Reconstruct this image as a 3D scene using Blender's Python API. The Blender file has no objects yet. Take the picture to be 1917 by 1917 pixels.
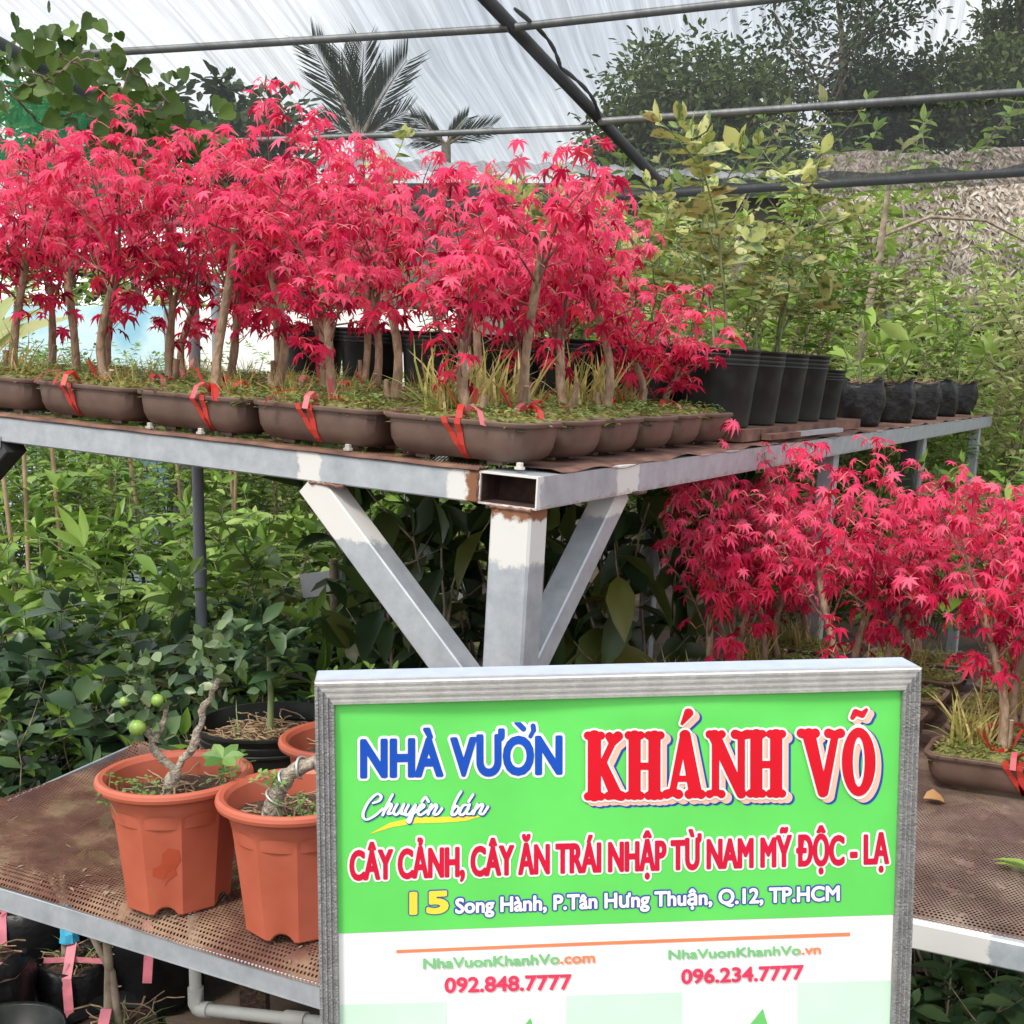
import bpy, math, random
import numpy as np
from mathutils import Vector, Matrix, Euler

R = math.radians
rng = random.Random(7)
SC = bpy.context.scene
COL = SC.collection

# ------------------------------------------------------------------ camera, sky, sun, exposure
FPX, PITCH, EYE = 2290.0, R(5.82), 1.5
cd = bpy.data.cameras.new('camera'); cam = bpy.data.objects.new('camera', cd); COL.objects.link(cam)
cd.sensor_width = 36; cd.lens = 36 * FPX / 1917; cd.clip_start = .05; cd.clip_end = 500
cam.location = (0, 0, EYE); cam.rotation_euler = (R(90) - PITCH, 0, 0); SC.camera = cam

SUN_EL, SUN_AZ = R(52), R(215)          # azimuth clockwise from +Y
W = bpy.data.worlds.new('World'); SC.world = W; W.use_nodes = True
nt = W.node_tree; bg = nt.nodes['Background']
sky = nt.nodes.new('ShaderNodeTexSky'); sky.sky_type = 'NISHITA'; sky.sun_disc = False
sky.sun_elevation = SUN_EL; sky.sun_rotation = SUN_AZ; sky.air_density = 1.3; sky.dust_density = 3
tc = nt.nodes.new('ShaderNodeTexCoord'); nz = nt.nodes.new('ShaderNodeTexNoise')
nz.inputs['Scale'].default_value = 2.6; nz.inputs['Detail'].default_value = 6
cr = nt.nodes.new('ShaderNodeMapRange'); cr.inputs[1].default_value = .36; cr.inputs[2].default_value = .6
cr.inputs[3].default_value = .5; cr.inputs[4].default_value = .97
mx = nt.nodes.new('ShaderNodeMixRGB'); mx.inputs[2].default_value = (10.0, 10.3, 10.6, 1)
nt.links.new(tc.outputs['Generated'], nz.inputs['Vector']); nt.links.new(nz.outputs['Fac'], cr.inputs[0])
nt.links.new(cr.outputs[0], mx.inputs[0]); nt.links.new(sky.outputs[0], mx.inputs[1])
nt.links.new(mx.outputs[0], bg.inputs[0]); bg.inputs[1].default_value = .1

sd = bpy.data.lights.new('sun', 'SUN'); sun = bpy.data.objects.new('sun', sd); COL.objects.link(sun)
sd.energy = 1.5; sd.angle = R(12); sd.color = (1, .95, .87)
_s = Vector((math.sin(SUN_AZ) * math.cos(SUN_EL), math.cos(SUN_AZ) * math.cos(SUN_EL), math.sin(SUN_EL)))
sun.rotation_euler = _s.to_track_quat('Z', 'Y').to_euler()
vs = SC.view_settings
vs.view_transform = 'Standard'; vs.look = 'None'; vs.exposure = 1.0; vs.gamma = 1; vs.use_curve_mapping = False
SC.cycles.max_bounces = 8; SC.cycles.transparent_max_bounces = 12

# ------------------------------------------------------------------ pixel (1917 px photo) -> place
FW = Vector((0, math.cos(PITCH), -math.sin(PITCH))); UP = Vector((0, math.sin(PITCH), math.cos(PITCH)))
def ray(px, py): return FW + Vector((1, 0, 0)) * ((px - 958.5) / FPX) + UP * ((958.5 - py) / FPX)
CAMP = Vector((0, 0, EYE))
def at_y(px, py, y): d = ray(px, py); return CAMP + d * (y / d.y)
def at_z(px, py, z): d = ray(px, py); return CAMP + d * ((z - EYE) / d.z)
def at_pl(px, py, p, n): d = ray(px, py); return CAMP + d * ((p - CAMP).dot(n) / d.dot(n))

# ------------------------------------------------------------------ object helpers
ORD = 'first second third fourth fifth sixth seventh eighth ninth tenth eleventh twelfth thirteenth fourteenth fifteenth sixteenth'.split()
def tag(o, label=None, cat=None, group=None, kind=None):
    if label: o['label'] = label
    if cat: o['category'] = cat
    if group: o['group'] = group
    if kind: o['kind'] = kind
    return o
def empty(name, M=None, label=None, cat=None, group=None):
    o = bpy.data.objects.new(name, None); COL.objects.link(o); o.empty_display_size = .1
    if M is not None: o.matrix_world = M
    return tag(o, label, cat, group)
def mesh(name, V, F, mats, mi=None, smooth=False):
    m = bpy.data.meshes.new(name)
    V = np.asarray(V, dtype=float).reshape(-1, 3)
    m.from_pydata(V.tolist(), [], F)
    for k in (mats if isinstance(mats, (list, tuple)) else [mats]): m.materials.append(k)
    if mi is not None: m.polygons.foreach_set('material_index', np.asarray(mi, dtype=np.int32))
    if smooth: m.polygons.foreach_set('use_smooth', [True] * len(F))
    m.update(); return m
def link(name, me, parent=None, M=None):
    o = bpy.data.objects.new(name, me); COL.objects.link(o)
    if parent: o.parent = parent
    if M is not None:
        if parent: o.matrix_local = M
        else: o.matrix_world = M
    return o
class MB:
    def __init__(s): s.V = []; s.F = []; s.M = []
    def add(s, V, F, mi=0):
        o = len(s.V); s.V.extend([tuple(v) for v in V]); s.F.extend([tuple(i + o for i in f) for f in F]); s.M.extend([mi] * len(F))
    def box(s, x0, x1, y0, y1, z0, z1, mi=0, M=None):
        V = [Vector(v) for v in ((x0,y0,z0),(x1,y0,z0),(x1,y1,z0),(x0,y1,z0),(x0,y0,z1),(x1,y0,z1),(x1,y1,z1),(x0,y1,z1))]
        if M is not None: V = [M @ v for v in V]
        s.add(V, [(0,3,2,1),(4,5,6,7),(0,1,5,4),(1,2,6,5),(2,3,7,6),(3,0,4,7)], mi)
    def beam(s, a, b, w, h, mi=0, up=Vector((0, 0, 1)), bev=.0025):
        a = Vector(a); b = Vector(b); d = (b - a).normalized()
        x = d.cross(up).normalized(); y = x.cross(d)
        pts = []
        for (i, j) in ((-1,-1),(1,-1),(1,1),(-1,1)):
            if i == j: pts += [(i*(w/2), j*(h/2-bev)), (i*(w/2-bev), j*(h/2))][::(1 if i*j>0 else -1)]
            else: pts += [(i*(w/2-bev), j*(h/2)), (i*(w/2), j*(h/2-bev))]
        V = [a + x*p + y*q for p, q in pts] + [b + x*p + y*q for p, q in pts]; n = 8
        s.add(V, [(i, (i+1) % n, n+(i+1) % n, n+i) for i in range(n)] + [tuple(range(n))[::-1], tuple(range(n, 2*n))], mi)
    def tube(s, path, rad, n=6, mi=0, cap=True, capmi=None):
        P = [Vector(p) for p in path]; k = len(P)
        if not isinstance(rad, (list, tuple)): rad = [rad] * k
        V = []; ref = None
        for i in range(k):
            d = (P[min(i+1, k-1)] - P[max(i-1, 0)])
            if d.length < 1e-9: d = Vector((0, 0, 1))
            d.normalize()
            if ref is None: ref = Vector((1, 0, 0)) if abs(d.x) < .8 else Vector((0, 1, 0))
            x = (ref - d * ref.dot(d)).normalized(); ref = x; y = d.cross(x)
            V += [P[i] + (x * math.cos(2*math.pi*j/n) + y * math.sin(2*math.pi*j/n)) * rad[i] for j in range(n)]
        F = [(i*n+j, i*n+(j+1) % n, (i+1)*n+(j+1) % n, (i+1)*n+j) for i in range(k-1) for j in range(n)]
        s.add(V, F, mi)
        if cap:
            s.add(V[:n], [tuple(range(n))[::-1]], mi); s.add(V[-n:], [tuple(range(n))], mi if capmi is None else capmi)
    def loft(s, rings, mi=0, cap0=True, cap1=False):
        n = len(rings[0]); V = [p for r in rings for p in r]
        F = [(i*n+j, i*n+(j+1) % n, (i+1)*n+(j+1) % n, (i+1)*n+j) for i in range(len(rings)-1) for j in range(n)]
        if cap0: F.append(tuple(range(n))[::-1])
        if cap1: F.append(tuple(range((len(rings)-1)*n, len(rings)*n)))
        s.add(V, F, mi)
    def lathe(s, prof, n=32, mi=0, cap0=True, cap1=False, M=None):
        rings = []
        for r, z in prof:
            ring = [Vector((r*math.cos(2*math.pi*j/n), r*math.sin(2*math.pi*j/n), z)) for j in range(n)]
            if M is not None: ring = [M @ v for v in ring]
            rings.append(ring)
        s.loft(rings, mi, cap0, cap1)
    def inst(s, T, Ms, mi=0):
        tv, tf = T
        if not len(Ms): return
        A = np.array(Ms); V = np.einsum('kij,nj->kni', A[:, :, :3], tv) + A[:, None, :, 3]
        n = len(tv); o = len(s.V)
        s.V.extend(map(tuple, V.reshape(-1, 3)))
        for k in range(len(A)):
            b = o + k*n
            s.F.extend([tuple(i + b for i in f) for f in tf])
        s.M.extend([mi] * (len(A) * len(tf)))
    def mk(s, name, mats, smooth=False): return mesh(name, s.V, s.F, mats, s.M, smooth)
    def obj(s, name, mats, parent=None, smooth=False, M=None): return link(name, s.mk(name, mats, smooth), parent, M)

def frame(p, d, nrm, sc, sx=1.0):
    """3x4 matrix: template +Y -> d, +Z -> close to nrm"""
    d = Vector(d).normalized(); x = d.cross(Vector(nrm))
    if x.length < 1e-5: x = d.cross(Vector((1, .3, .2)))
    x.normalize(); z = x.cross(d)
    return [[x.x*sc*sx, d.x*sc, z.x*sc, p[0]], [x.y*sc*sx, d.y*sc, z.y*sc, p[1]], [x.z*sc*sx, d.z*sc, z.z*sc, p[2]]]

# ------------------------------------------------------------------ materials
def nodes(name):
    m = bpy.data.materials.new(name); m.use_nodes = True; t = m.node_tree
    return m, t, t.nodes['Principled BSDF'], t.nodes['Material Output']
def N(t, kind, **kw):
    n = t.nodes.new(kind)
    for k, v in kw.items():
        if k.startswith('i_'):
            key = k[2:]; n.inputs[int(key) if key.isdigit() else key].default_value = v
        else: setattr(n, k, v)
    return n
def c4(c): return (c[0], c[1], c[2], 1)
def basic(name, col, rough=.6, metal=0, var=.15, scale=30, bump=0, col2=None, bscale=None, spec=.5, coord='Object', stretch=None, ramp=(.35, .65)):
    m, t, b, o = nodes(name)
    tcn = N(t, 'ShaderNodeTexCoord'); vec = tcn.outputs[coord]
    if stretch:
        mp = N(t, 'ShaderNodeMapping'); mp.inputs['Scale'].default_value = stretch
        t.links.new(vec, mp.inputs[0]); vec = mp.outputs[0]
    n = N(t, 'ShaderNodeTexNoise', i_Scale=scale, i_Detail=6.0); t.links.new(vec, n.inputs['Vector'])
    r = N(t, 'ShaderNodeValToRGB'); t.links.new(n.outputs['Fac'], r.inputs[0])
    a = col if col2 else [x * (1 - var) for x in col]; z = col2 if col2 else [min(1, x * (1 + var)) for x in col]
    r.color_ramp.elements[0].position, r.color_ramp.elements[1].position = ramp
    r.color_ramp.elements[0].color = c4(a); r.color_ramp.elements[1].color = c4(z)
    t.links.new(r.outputs[0], b.inputs['Base Color'])
    b.inputs['Roughness'].default_value = rough; b.inputs['Metallic'].default_value = metal; b.inputs['Specular IOR Level'].default_value = spec
    if bump:
        n2 = N(t, 'ShaderNodeTexNoise', i_Scale=bscale or scale * 2, i_Detail=5.0); t.links.new(vec, n2.inputs['Vector'])
        bp = N(t, 'ShaderNodeBump', i_Strength=bump, i_Distance=.01); t.links.new(n2.outputs['Fac'], bp.inputs['Height']); t.links.new(bp.outputs[0], b.inputs['Normal'])
    return m
def leafmat(name, cols, trans=.3, rough=.45, spec=.4, vein=None):
    m, t, b, o = nodes(name)
    g = N(t, 'ShaderNodeNewGeometry'); r = N(t, 'ShaderNodeValToRGB'); t.links.new(g.outputs['Random Per Island'], r.inputs[0])
    e = r.color_ramp.elements
    while len(e) < len(cols): e.new(.5)
    for i, c in enumerate(cols): e[i].position = i / max(1, len(cols) - 1); e[i].color = c4(c)
    col = r.outputs[0]
    if vein:
        tcn = N(t, 'ShaderNodeTexCoord'); n = N(t, 'ShaderNodeTexNoise', i_Scale=vein[1], i_Detail=2.0); t.links.new(tcn.outputs['Object'], n.inputs['Vector'])
        mr = N(t, 'ShaderNodeMapRange'); mr.inputs[1].default_value = .52; mr.inputs[2].default_value = .60; t.links.new(n.outputs['Fac'], mr.inputs[0])
        q = N(t, 'ShaderNodeMixRGB'); q.inputs[2].default_value = c4(vein[0]); t.links.new(mr.outputs[0], q.inputs[0]); t.links.new(col, q.inputs[1]); col = q.outputs[0]
    t.links.new(col, b.inputs['Base Color']); b.inputs['Roughness'].default_value = rough; b.inputs['Specular IOR Level'].default_value = spec
    tr = N(t, 'ShaderNodeBsdfTranslucent'); t.links.new(col, tr.inputs[0])
    mxs = N(t, 'ShaderNodeMixShader', i_0=trans); t.links.new(b.outputs[0], mxs.inputs[1]); t.links.new(tr.outputs[0], mxs.inputs[2]); t.links.new(mxs.outputs[0], o.inputs[0])
    return m
def steel(name, paint=None, rust=None, base=(.30, .325, .35), tint=(.42, .445, .47)):
    """galvanised steel; paint / rust = list of (axis, lo, hi) bands in object space with ragged edges"""
    m, t, b, o = nodes(name)
    tcn = N(t, 'ShaderNodeTexCoord'); P = tcn.outputs['Object']
    mp = N(t, 'ShaderNodeMapping'); mp.inputs['Scale'].default_value = (14, 14, 14); t.links.new(P, mp.inputs[0])
    n = N(t, 'ShaderNodeTexNoise', i_Scale=1.6, i_Detail=7.0, i_Roughness=.65); t.links.new(mp.outputs[0], n.inputs['Vector'])
    r = N(t, 'ShaderNodeValToRGB'); r.color_ramp.elements[0].color = c4(base); r.color_ramp.elements[1].color = c4(tint)
    r.color_ramp.elements[0].position = .33; r.color_ramp.elements[1].position = .68; t.links.new(n.outputs['Fac'], r.inputs[0])
    col = r.outputs[0]; met = None
    sp = N(t, 'ShaderNodeSeparateXYZ'); t.links.new(P, sp.inputs[0])
    rn = N(t, 'ShaderNodeTexNoise', i_Scale=34.0, i_Detail=5.0, i_Roughness=.7); t.links.new(P, rn.inputs['Vector'])
    def band(ax, lo, hi, amp):
        wv = N(t, 'ShaderNodeMath', operation='MULTIPLY_ADD'); t.links.new(rn.outputs['Fac'], wv.inputs[0]); wv.inputs[1].default_value = amp; 
        sub = N(t, 'ShaderNodeMath', operation='SUBTRACT'); t.links.new(sp.outputs[ax], sub.inputs[0]); sub.inputs[1].default_value = amp / 2; t.links.new(sub.outputs[0], wv.inputs[2])
        g = N(t, 'ShaderNodeMapRange'); g.inputs[1].default_value = lo - .003; g.inputs[2].default_value = lo + .003; t.links.new(wv.outputs[0], g.inputs[0])
        h = N(t, 'ShaderNodeMapRange'); h.inputs[1].default_value = hi + .003; h.inputs[2].default_value = hi - .003; t.links.new(wv.outputs[0], h.inputs[0])
        q = N(t, 'ShaderNodeMath', operation='MULTIPLY'); t.links.new(g.outputs[0], q.inputs[0]); t.links.new(h.outputs[0], q.inputs[1]); return q.outputs[0]
    b.inputs['Metallic'].default_value = .35; b.inputs['Roughness'].default_value = .5
    mfac = None
    for lst, c, amp in ((paint or [], (.56, .55, .52), .05), (rust or [], (.19, .075, .03), .045)):
        for (ax, lo, hi) in lst:
            q = band(ax, lo, hi, amp); mm = N(t, 'ShaderNodeMixRGB'); mm.inputs[2].default_value = c4(c)
            t.links.new(q, mm.inputs[0]); t.links.new(col, mm.inputs[1]); col = mm.outputs[0]
            if mfac is None: mfac = q
            else:
                a = N(t, 'ShaderNodeMath', operation='MAXIMUM'); t.links.new(mfac, a.inputs[0]); t.links.new(q, a.inputs[1]); mfac = a.outputs[0]
    if mfac is not None:
        a = N(t, 'ShaderNodeMapRange'); a.inputs[3].default_value = .35; a.inputs[4].default_value = 0; t.links.new(mfac, a.inputs[0]); t.links.new(a.outputs[0], b.inputs['Metallic'])
    # small rust speckle
    sn = N(t, 'ShaderNodeTexNoise', i_Scale=9.0, i_Detail=8.0, i_Roughness=.75); t.links.new(P, sn.inputs['Vector'])
    sr = N(t, 'ShaderNodeMapRange'); sr.inputs[1].default_value = .66; sr.inputs[2].default_value = .74; sr.inputs[4].default_value = .7; t.links.new(sn.outputs['Fac'], sr.inputs[0])
    mm = N(t, 'ShaderNodeMixRGB'); mm.inputs[2].default_value = (.3, .2, .14, 1); t.links.new(sr.outputs[0], mm.inputs[0]); t.links.new(col, mm.inputs[1])
    t.links.new(mm.outputs[0], b.inputs['Base Color'])
    bp = N(t, 'ShaderNodeBump', i_Strength=.12, i_Distance=.004); t.links.new(n.outputs['Fac'], bp.inputs['Height']); t.links.new(bp.outputs[0], b.inputs['Normal'])
    return m
def perforated(name, c1, c2, c3, pitch=.0068, rad=.29):
    m, t, b, o = nodes(name)
    P = N(t, 'ShaderNodeTexCoord').outputs['Object']
    n = N(t, 'ShaderNodeTexNoise', i_Scale=7.0, i_Detail=8.0, i_Roughness=.68); t.links.new(P, n.inputs['Vector'])
    r = N(t, 'ShaderNodeValToRGB'); e = r.color_ramp.elements; e.new(.5)
    for i, (p, c) in enumerate(((.36, c1), (.5, c2), (.66, c3))): e[i].position = p; e[i].color = c4(c)
    t.links.new(n.outputs['Fac'], r.inputs[0]); t.links.new(r.outputs[0], b.inputs['Base Color'])
    b.inputs['Roughness'].default_value = .85; b.inputs['Specular IOR Level'].default_value = .15
    s = N(t, 'ShaderNodeVectorMath', operation='SCALE'); s.inputs['Scale'].default_value = 1 / pitch; t.links.new(P, s.inputs[0])
    sp = N(t, 'ShaderNodeSeparateXYZ'); t.links.new(s.outputs[0], sp.inputs[0])
    def M(op, a, bb=None, cc=None):
        q = N(t, 'ShaderNodeMath', operation=op)
        for i, v in enumerate((a, bb, cc)):
            if v is None: continue
            if isinstance(v, (int, float)): q.inputs[i].default_value = v
            else: t.links.new(v, q.inputs[i])
        return q.outputs[0]
    row = M('FLOOR', sp.outputs[1]); odd = M('MODULO', M('ABSOLUTE', row), 2.0)
    fx = M('SUBTRACT', M('FRACT', M('MULTIPLY_ADD', odd, .5, sp.outputs[0])), .5); fy = M('SUBTRACT', M('FRACT', sp.outputs[1]), .5)
    d2 = M('ADD', M('MULTIPLY', fx, fx), M('MULTIPLY', fy, fy)); hole = M('LESS_THAN', d2, rad * rad)
    # some holes are plugged with dirt
    dn = N(t, 'ShaderNodeTexNoise', i_Scale=16.0, i_Detail=4.0); t.links.new(P, dn.inputs['Vector']); openh = M('MULTIPLY', hole, M('LESS_THAN', dn.outputs['Fac'], .63))
    tr = N(t, 'ShaderNodeBsdfTransparent'); mxs = N(t, 'ShaderNodeMixShader'); t.links.new(openh, mxs.inputs[0]); t.links.new(b.outputs[0], mxs.inputs[1]); t.links.new(tr.outputs[0], mxs.inputs[2]); t.links.new(mxs.outputs[0], o.inputs[0])
    bp = N(t, 'ShaderNodeBump', i_Strength=.4, i_Distance=.003); t.links.new(n.outputs['Fac'], bp.inputs['Height']); t.links.new(bp.outputs[0], b.inputs['Normal'])
    return m
def netmat(name, col, lo, hi, stretch, scale=1.0):
    m, t, b, o = nodes(name); t.nodes.remove(b)
    P = N(t, 'ShaderNodeTexCoord').outputs['Object']
    mp = N(t, 'ShaderNodeMapping'); mp.inputs['Scale'].default_value = stretch; t.links.new(P, mp.inputs[0])
    n = N(t, 'ShaderNodeTexNoise', i_Scale=scale, i_Detail=5.0, i_Roughness=.7); t.links.new(mp.outputs[0], n.inputs['Vector'])
    mr = N(t, 'ShaderNodeMapRange'); mr.inputs[1].default_value = .32; mr.inputs[2].default_value = .68; mr.inputs[3].default_value = lo; mr.inputs[4].default_value = hi; t.links.new(n.outputs['Fac'], mr.inputs[0])
    df = N(t, 'ShaderNodeBsdfDiffuse'); df.inputs[0].default_value = c4(col); tl = N(t, 'ShaderNodeBsdfTranslucent'); tl.inputs[0].default_value = c4(col)
    m1 = N(t, 'ShaderNodeMixShader', i_0=.5); t.links.new(df.outputs[0], m1.inputs[1]); t.links.new(tl.outputs[0], m1.inputs[2])
    tr = N(t, 'ShaderNodeBsdfTransparent'); m2 = N(t, 'ShaderNodeMixShader'); t.links.new(mr.outputs[0], m2.inputs[0]); t.links.new(tr.outputs[0], m2.inputs[1]); t.links.new(m1.outputs[0], m2.inputs[2]); t.links.new(m2.outputs[0], o.inputs[0])
    return m

M_red = leafmat('maple_leaf_crimson', [(.22, .004, .028), (.46, .010, .056), (.66, .026, .098), (.80, .06, .15), (.56, .034, .055)], .46, .55, .15)
M_pink = leafmat('maple_leaf_young', [(.76, .05, .15), (.84, .10, .21), (.86, .17, .27)], .48, .55, .15)
M_bark = basic('maple_bark', (.17, .105, .065), .85, scale=90, bump=.5, col2=(.33, .235, .15), stretch=(1, 1, .4))
M_twig = basic('maple_twig', (.11, .035, .035), .7, scale=60, col2=(.2, .09, .06))
M_petiole = basic('petiole', (.55, .30, .18), .6, scale=60, col2=(.62, .16, .14))
M_cut = basic('cut_wood', (.45, .33, .2), .8, scale=120, col2=(.58, .46, .3))
M_tray = basic('brown_plastic', (.078, .043, .031), .5, scale=16, col2=(.135, .084, .064), ramp=(.3, .72), bump=.06, bscale=50)
M_moss = basic('moss', (.085, .095, .025), .95, scale=45, col2=(.26, .25, .075), bump=1, bscale=160)
M_soil = basic('potting_soil', (.035, .02, .014), .95, scale=80, col2=(.10, .055, .035), bump=1, bscale=120)
M_weed = leafmat('moss_leaf', [(.10, .14, .03), (.22, .25, .06), (.38, .35, .11), (.24, .15, .06)], .3)
M_clover = leafmat('clover_leaf', [(.07, .17, .03), (.14, .27, .06), (.22, .36, .10)], .3)
M_grass = leafmat('dry_grass', [(.22, .26, .06), (.42, .38, .11), (.52, .42, .17), (.36, .2, .07)], .3)
M_ribbon = leafmat('red_ribbon', [(.55, .04, .03), (.62, .06, .045)], .3, .3, .6)
M_ribbonp = leafmat('pink_ribbon', [(.60, .12, .14), (.68, .2, .22)], .3, .4, .5)
M_steel = steel('galvanised_steel')
M_front = steel('galvanised_front_beam', paint=[(0, -.475, -.43), (0, -.165, -.125)], rust=[(0, -.132, -.10)])
M_side = steel('galvanised_side_beam', paint=[(1, .30, .40), (1, -.05, .015)], rust=[(0, -.116, -.107), (2, -.0565, -.0548)])
M_leg = steel('galvanised_leg', paint=[(2, -.15, -.062)], rust=[(2, -.075, -.02)])
M_braceL = steel('galvanised_left_brace', paint=[(2, -.15, -.03)])
M_braceR = steel('galvanised_right_brace', paint=[(2, -.10, -.03)])
M_shelfbeam = steel('shelf_angle', paint=[(0, .2, .42)])
M_inside = basic('shaded_rusty_inside', (.02, .009, .006), .9, scale=60, col2=(.06, .022, .012))  # rusty tube lining, colour darkened to stand for shade in the opening
M_rust = basic('rusty_sheet', (.07, .03, .022), .85, 0, scale=14, col2=(.20, .10, .065), bump=.4)
M_perf = perforated('perforated_rusty_sheet', (.085, .036, .026), (.14, .068, .048), (.28, .18, .115))
M_perfr = perforated('perforated_grey_brown_sheet', (.10, .062, .05), (.155, .10, .082), (.25, .18, .145), rad=.33)
M_perfu = perforated('perforated_bench_sheet', (.08, .033, .022), (.15, .07, .045), (.26, .15, .1))
M_bolt = basic('bolt_zinc', (.5, .48, .42), .5, .4)
M_terra = basic('terracotta_plastic', (.37, .078, .038), .5, scale=11, col2=(.45, .112, .062), ramp=(.3, .72), bump=.04, bscale=60)
M_terras = basic('terracotta_stain', (.36, .055, .02), .55, var=.06)
M_black = basic('black_plastic', (.007, .0085, .008), .42, scale=20, col2=(.018, .022, .019), spec=.22)
M_bag = basic('black_nylon_bag', (.007, .007, .008), .4, scale=14, col2=(.016, .016, .017), bump=.8, bscale=26, spec=.28)
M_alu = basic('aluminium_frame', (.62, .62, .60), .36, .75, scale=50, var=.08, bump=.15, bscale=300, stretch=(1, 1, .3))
M_alu_shaded = basic('aluminium_frame_shaded', (.26, .26, .255), .55, .4, scale=90, var=.15, bump=.5, bscale=420)  # same aluminium, colour darkened for rails that reflect less sky
M_pvc = basic('grey_pvc', (.21, .23, .26), .45, scale=6, var=.12)
M_pvcl = basic('pale_pvc', (.40, .40, .37), .5, scale=8, var=.12)
M_wire = basic('aluminium_wire', (.5, .5, .48), .4, .7)
M_ground = basic('earth', (.05, .036, .026), .95, scale=3.5, col2=(.12, .085, .06), bump=.8, bscale=30)
M_dkmetal = basic('dark_frame_tube', (.02, .022, .024), .6, .1, scale=8, col2=(.05, .052, .055))
M_ltmetal = basic('purlin_tube', (.19, .20, .20), .5, .5, scale=8, col2=(.30, .31, .31))
M_net = netmat('shade_net_weave', (.06, .063, .066), .38, .66, (42, .8, 1), 1.0)
M_gnet = netmat('green_net_weave', (.05, .30, .16), .45, .75, (20, 20, 3))
# greens: darkest to palest
G_dark = leafmat('dark_glossy_leaf', [(.022, .055, .025), (.05, .10, .042), (.09, .15, .055)], .15, .38, .5)
G_mid = leafmat('mid_green_leaf', [(.07, .15, .025), (.16, .28, .04), (.28, .42, .08)], .28, .42)
G_light = leafmat('light_green_leaf', [(.16, .27, .045), (.27, .41, .075), (.40, .52, .15)], .35, .45)
G_yel = leafmat('yellow_green_leaf', [(.26, .31, .10), (.38, .42, .16), (.54, .53, .24)], .35, .45)
G_var = leafmat('variegated_leaf', [(.30, .34, .09), (.44, .44, .15), (.55, .53, .24)], .3, .42, vein=((.12, .21, .07), 42))
G_big = leafmat('big_dark_leaf', [(.018, .04, .014), (.036, .07, .02), (.06, .10, .022), (.15, .15, .03)], .22, .4)
G_tree = leafmat('tree_leaf', [(.05, .085, .022), (.10, .15, .035), (.18, .24, .06)], .25, .5)
G_vine = leafmat('vine_leaf', [(.05, .10, .02), (.09, .16, .03), (.16, .25, .05)], .3, .4)
G_palm = leafmat('palm_leaflet', [(.05, .075, .045), (.10, .13, .075)], .2, .45)
M_stem = basic('shrub_stem', (.16, .12, .08), .85, scale=30, col2=(.32, .26, .19))
M_gstem = basic('green_stem', (.10, .15, .05), .7, scale=30, col2=(.2, .24, .1))
M_floor_litter = basic('dry_litter_dust', (.2, .14, .09), .95, scale=60, col2=(.33, .24, .16))
M_gnarl = basic('gnarled_bark', (.17, .14, .11), .9, scale=120, col2=(.42, .36, .28), bump=.9, bscale=160)
M_fruit = basic('green_citrus', (.16, .29, .04), .35, scale=60, col2=(.24, .36, .07), bump=.1)
M_root = basic('dry_root', (.25, .16, .09), .9, scale=60, col2=(.4, .28, .16))

# ------------------------------------------------------------------ leaf templates (+Y = tip, +Z = upper face)
def maple_template(dr=1.0, cup=0.0):
    V = [(0, 0, 0)]; F = []
    ang = [0, 40, -40, 80, -80, 128, -128]; ln = [1, .9, .9, .68, .68, .36, .36]
    for a, l in zip(ang, ln):
        th = R(a)
        def P(al, r, dz):
            return (math.sin(al) * r, math.cos(al) * r, dz*dr + cup*abs(math.sin(al))*r*.8)
        b = len(V)
        V += [P(th - R(21), .30*l+.03, -.02), P(th - R(13), .56*l, -.05*l), P(th, l, -.42*l*l), P(th + R(13), .56*l, -.05*l), P(th + R(21), .30*l+.03, -.02), P(th, .5*l, -.13*l)]
        F += [(0, b, b+1, b+5), (b+5, b+1, b+2), (0, b+5, b+3, b+4), (b+5, b+2, b+3)]
    return np.array(V), F
T_MAPLE = maple_template(); T_MAPLE_C = maple_template(1.5, .16); T_MAPLE_F = maple_template(.35, -.04)
def leaf_template(w=.42, fold=.10, droop=.18, obov=0.0):
    ys = [0, .18, .45, .75, 1]; ws = [.02, .62 - obov*.3, 1, .66 + obov*.3, .0]
    V = []; F = []
    for y, q in zip(ys, ws):
        z = -droop * y * y
        V += [(-w/2*q, y, z + fold*q), (0, y, z), (w/2*q, y, z + fold*q)]
    for i in range(4):
        for j in range(2):
            a = 3*i + j
            F.append((a, a+1, a+4, a+3))
    return np.array(V), [f for f in F]
T_LEAF = leaf_template(); T_OVAL = leaf_template(.58, .07, .12, .4); T_LANCE = leaf_template(.26, .05, .25); T_BIG = leaf_template(.46, .08, .4)
T_BLADE = (np.array([(-.015,0,0),(.015,0,0),(.015,.4,-.03),(-.015,.4,-.03),(.010,.75,-.16),(-.010,.75,-.16),(0,1,-.36)]), [(0,1,2,3),(3,2,4,5),(5,4,6)])
T_TREE = (np.array([(0,0,0),(.24,.35,.05),(.16,.8,0),(0,1,-.08),(-.16,.8,0),(-.24,.35,.05)]), [(0,1,2,3),(0,3,4,5)])
def clover_template():
    V = [(0, 0, 0)]; F = []
    for k in range(3):
        a = R(120*k); q = []
        for da, r in ((-.5, .7), (-.25, 1.0), (.25, 1.0), (.5, .7)):
            V.append((math.sin(a+da)*r*.5, math.cos(a+da)*r*.5, .04)); q.append(len(V)-1)
        F.append((0, *q[::-1]))
    return np.array(V), F
T_CLOVER = clover_template()
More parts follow.
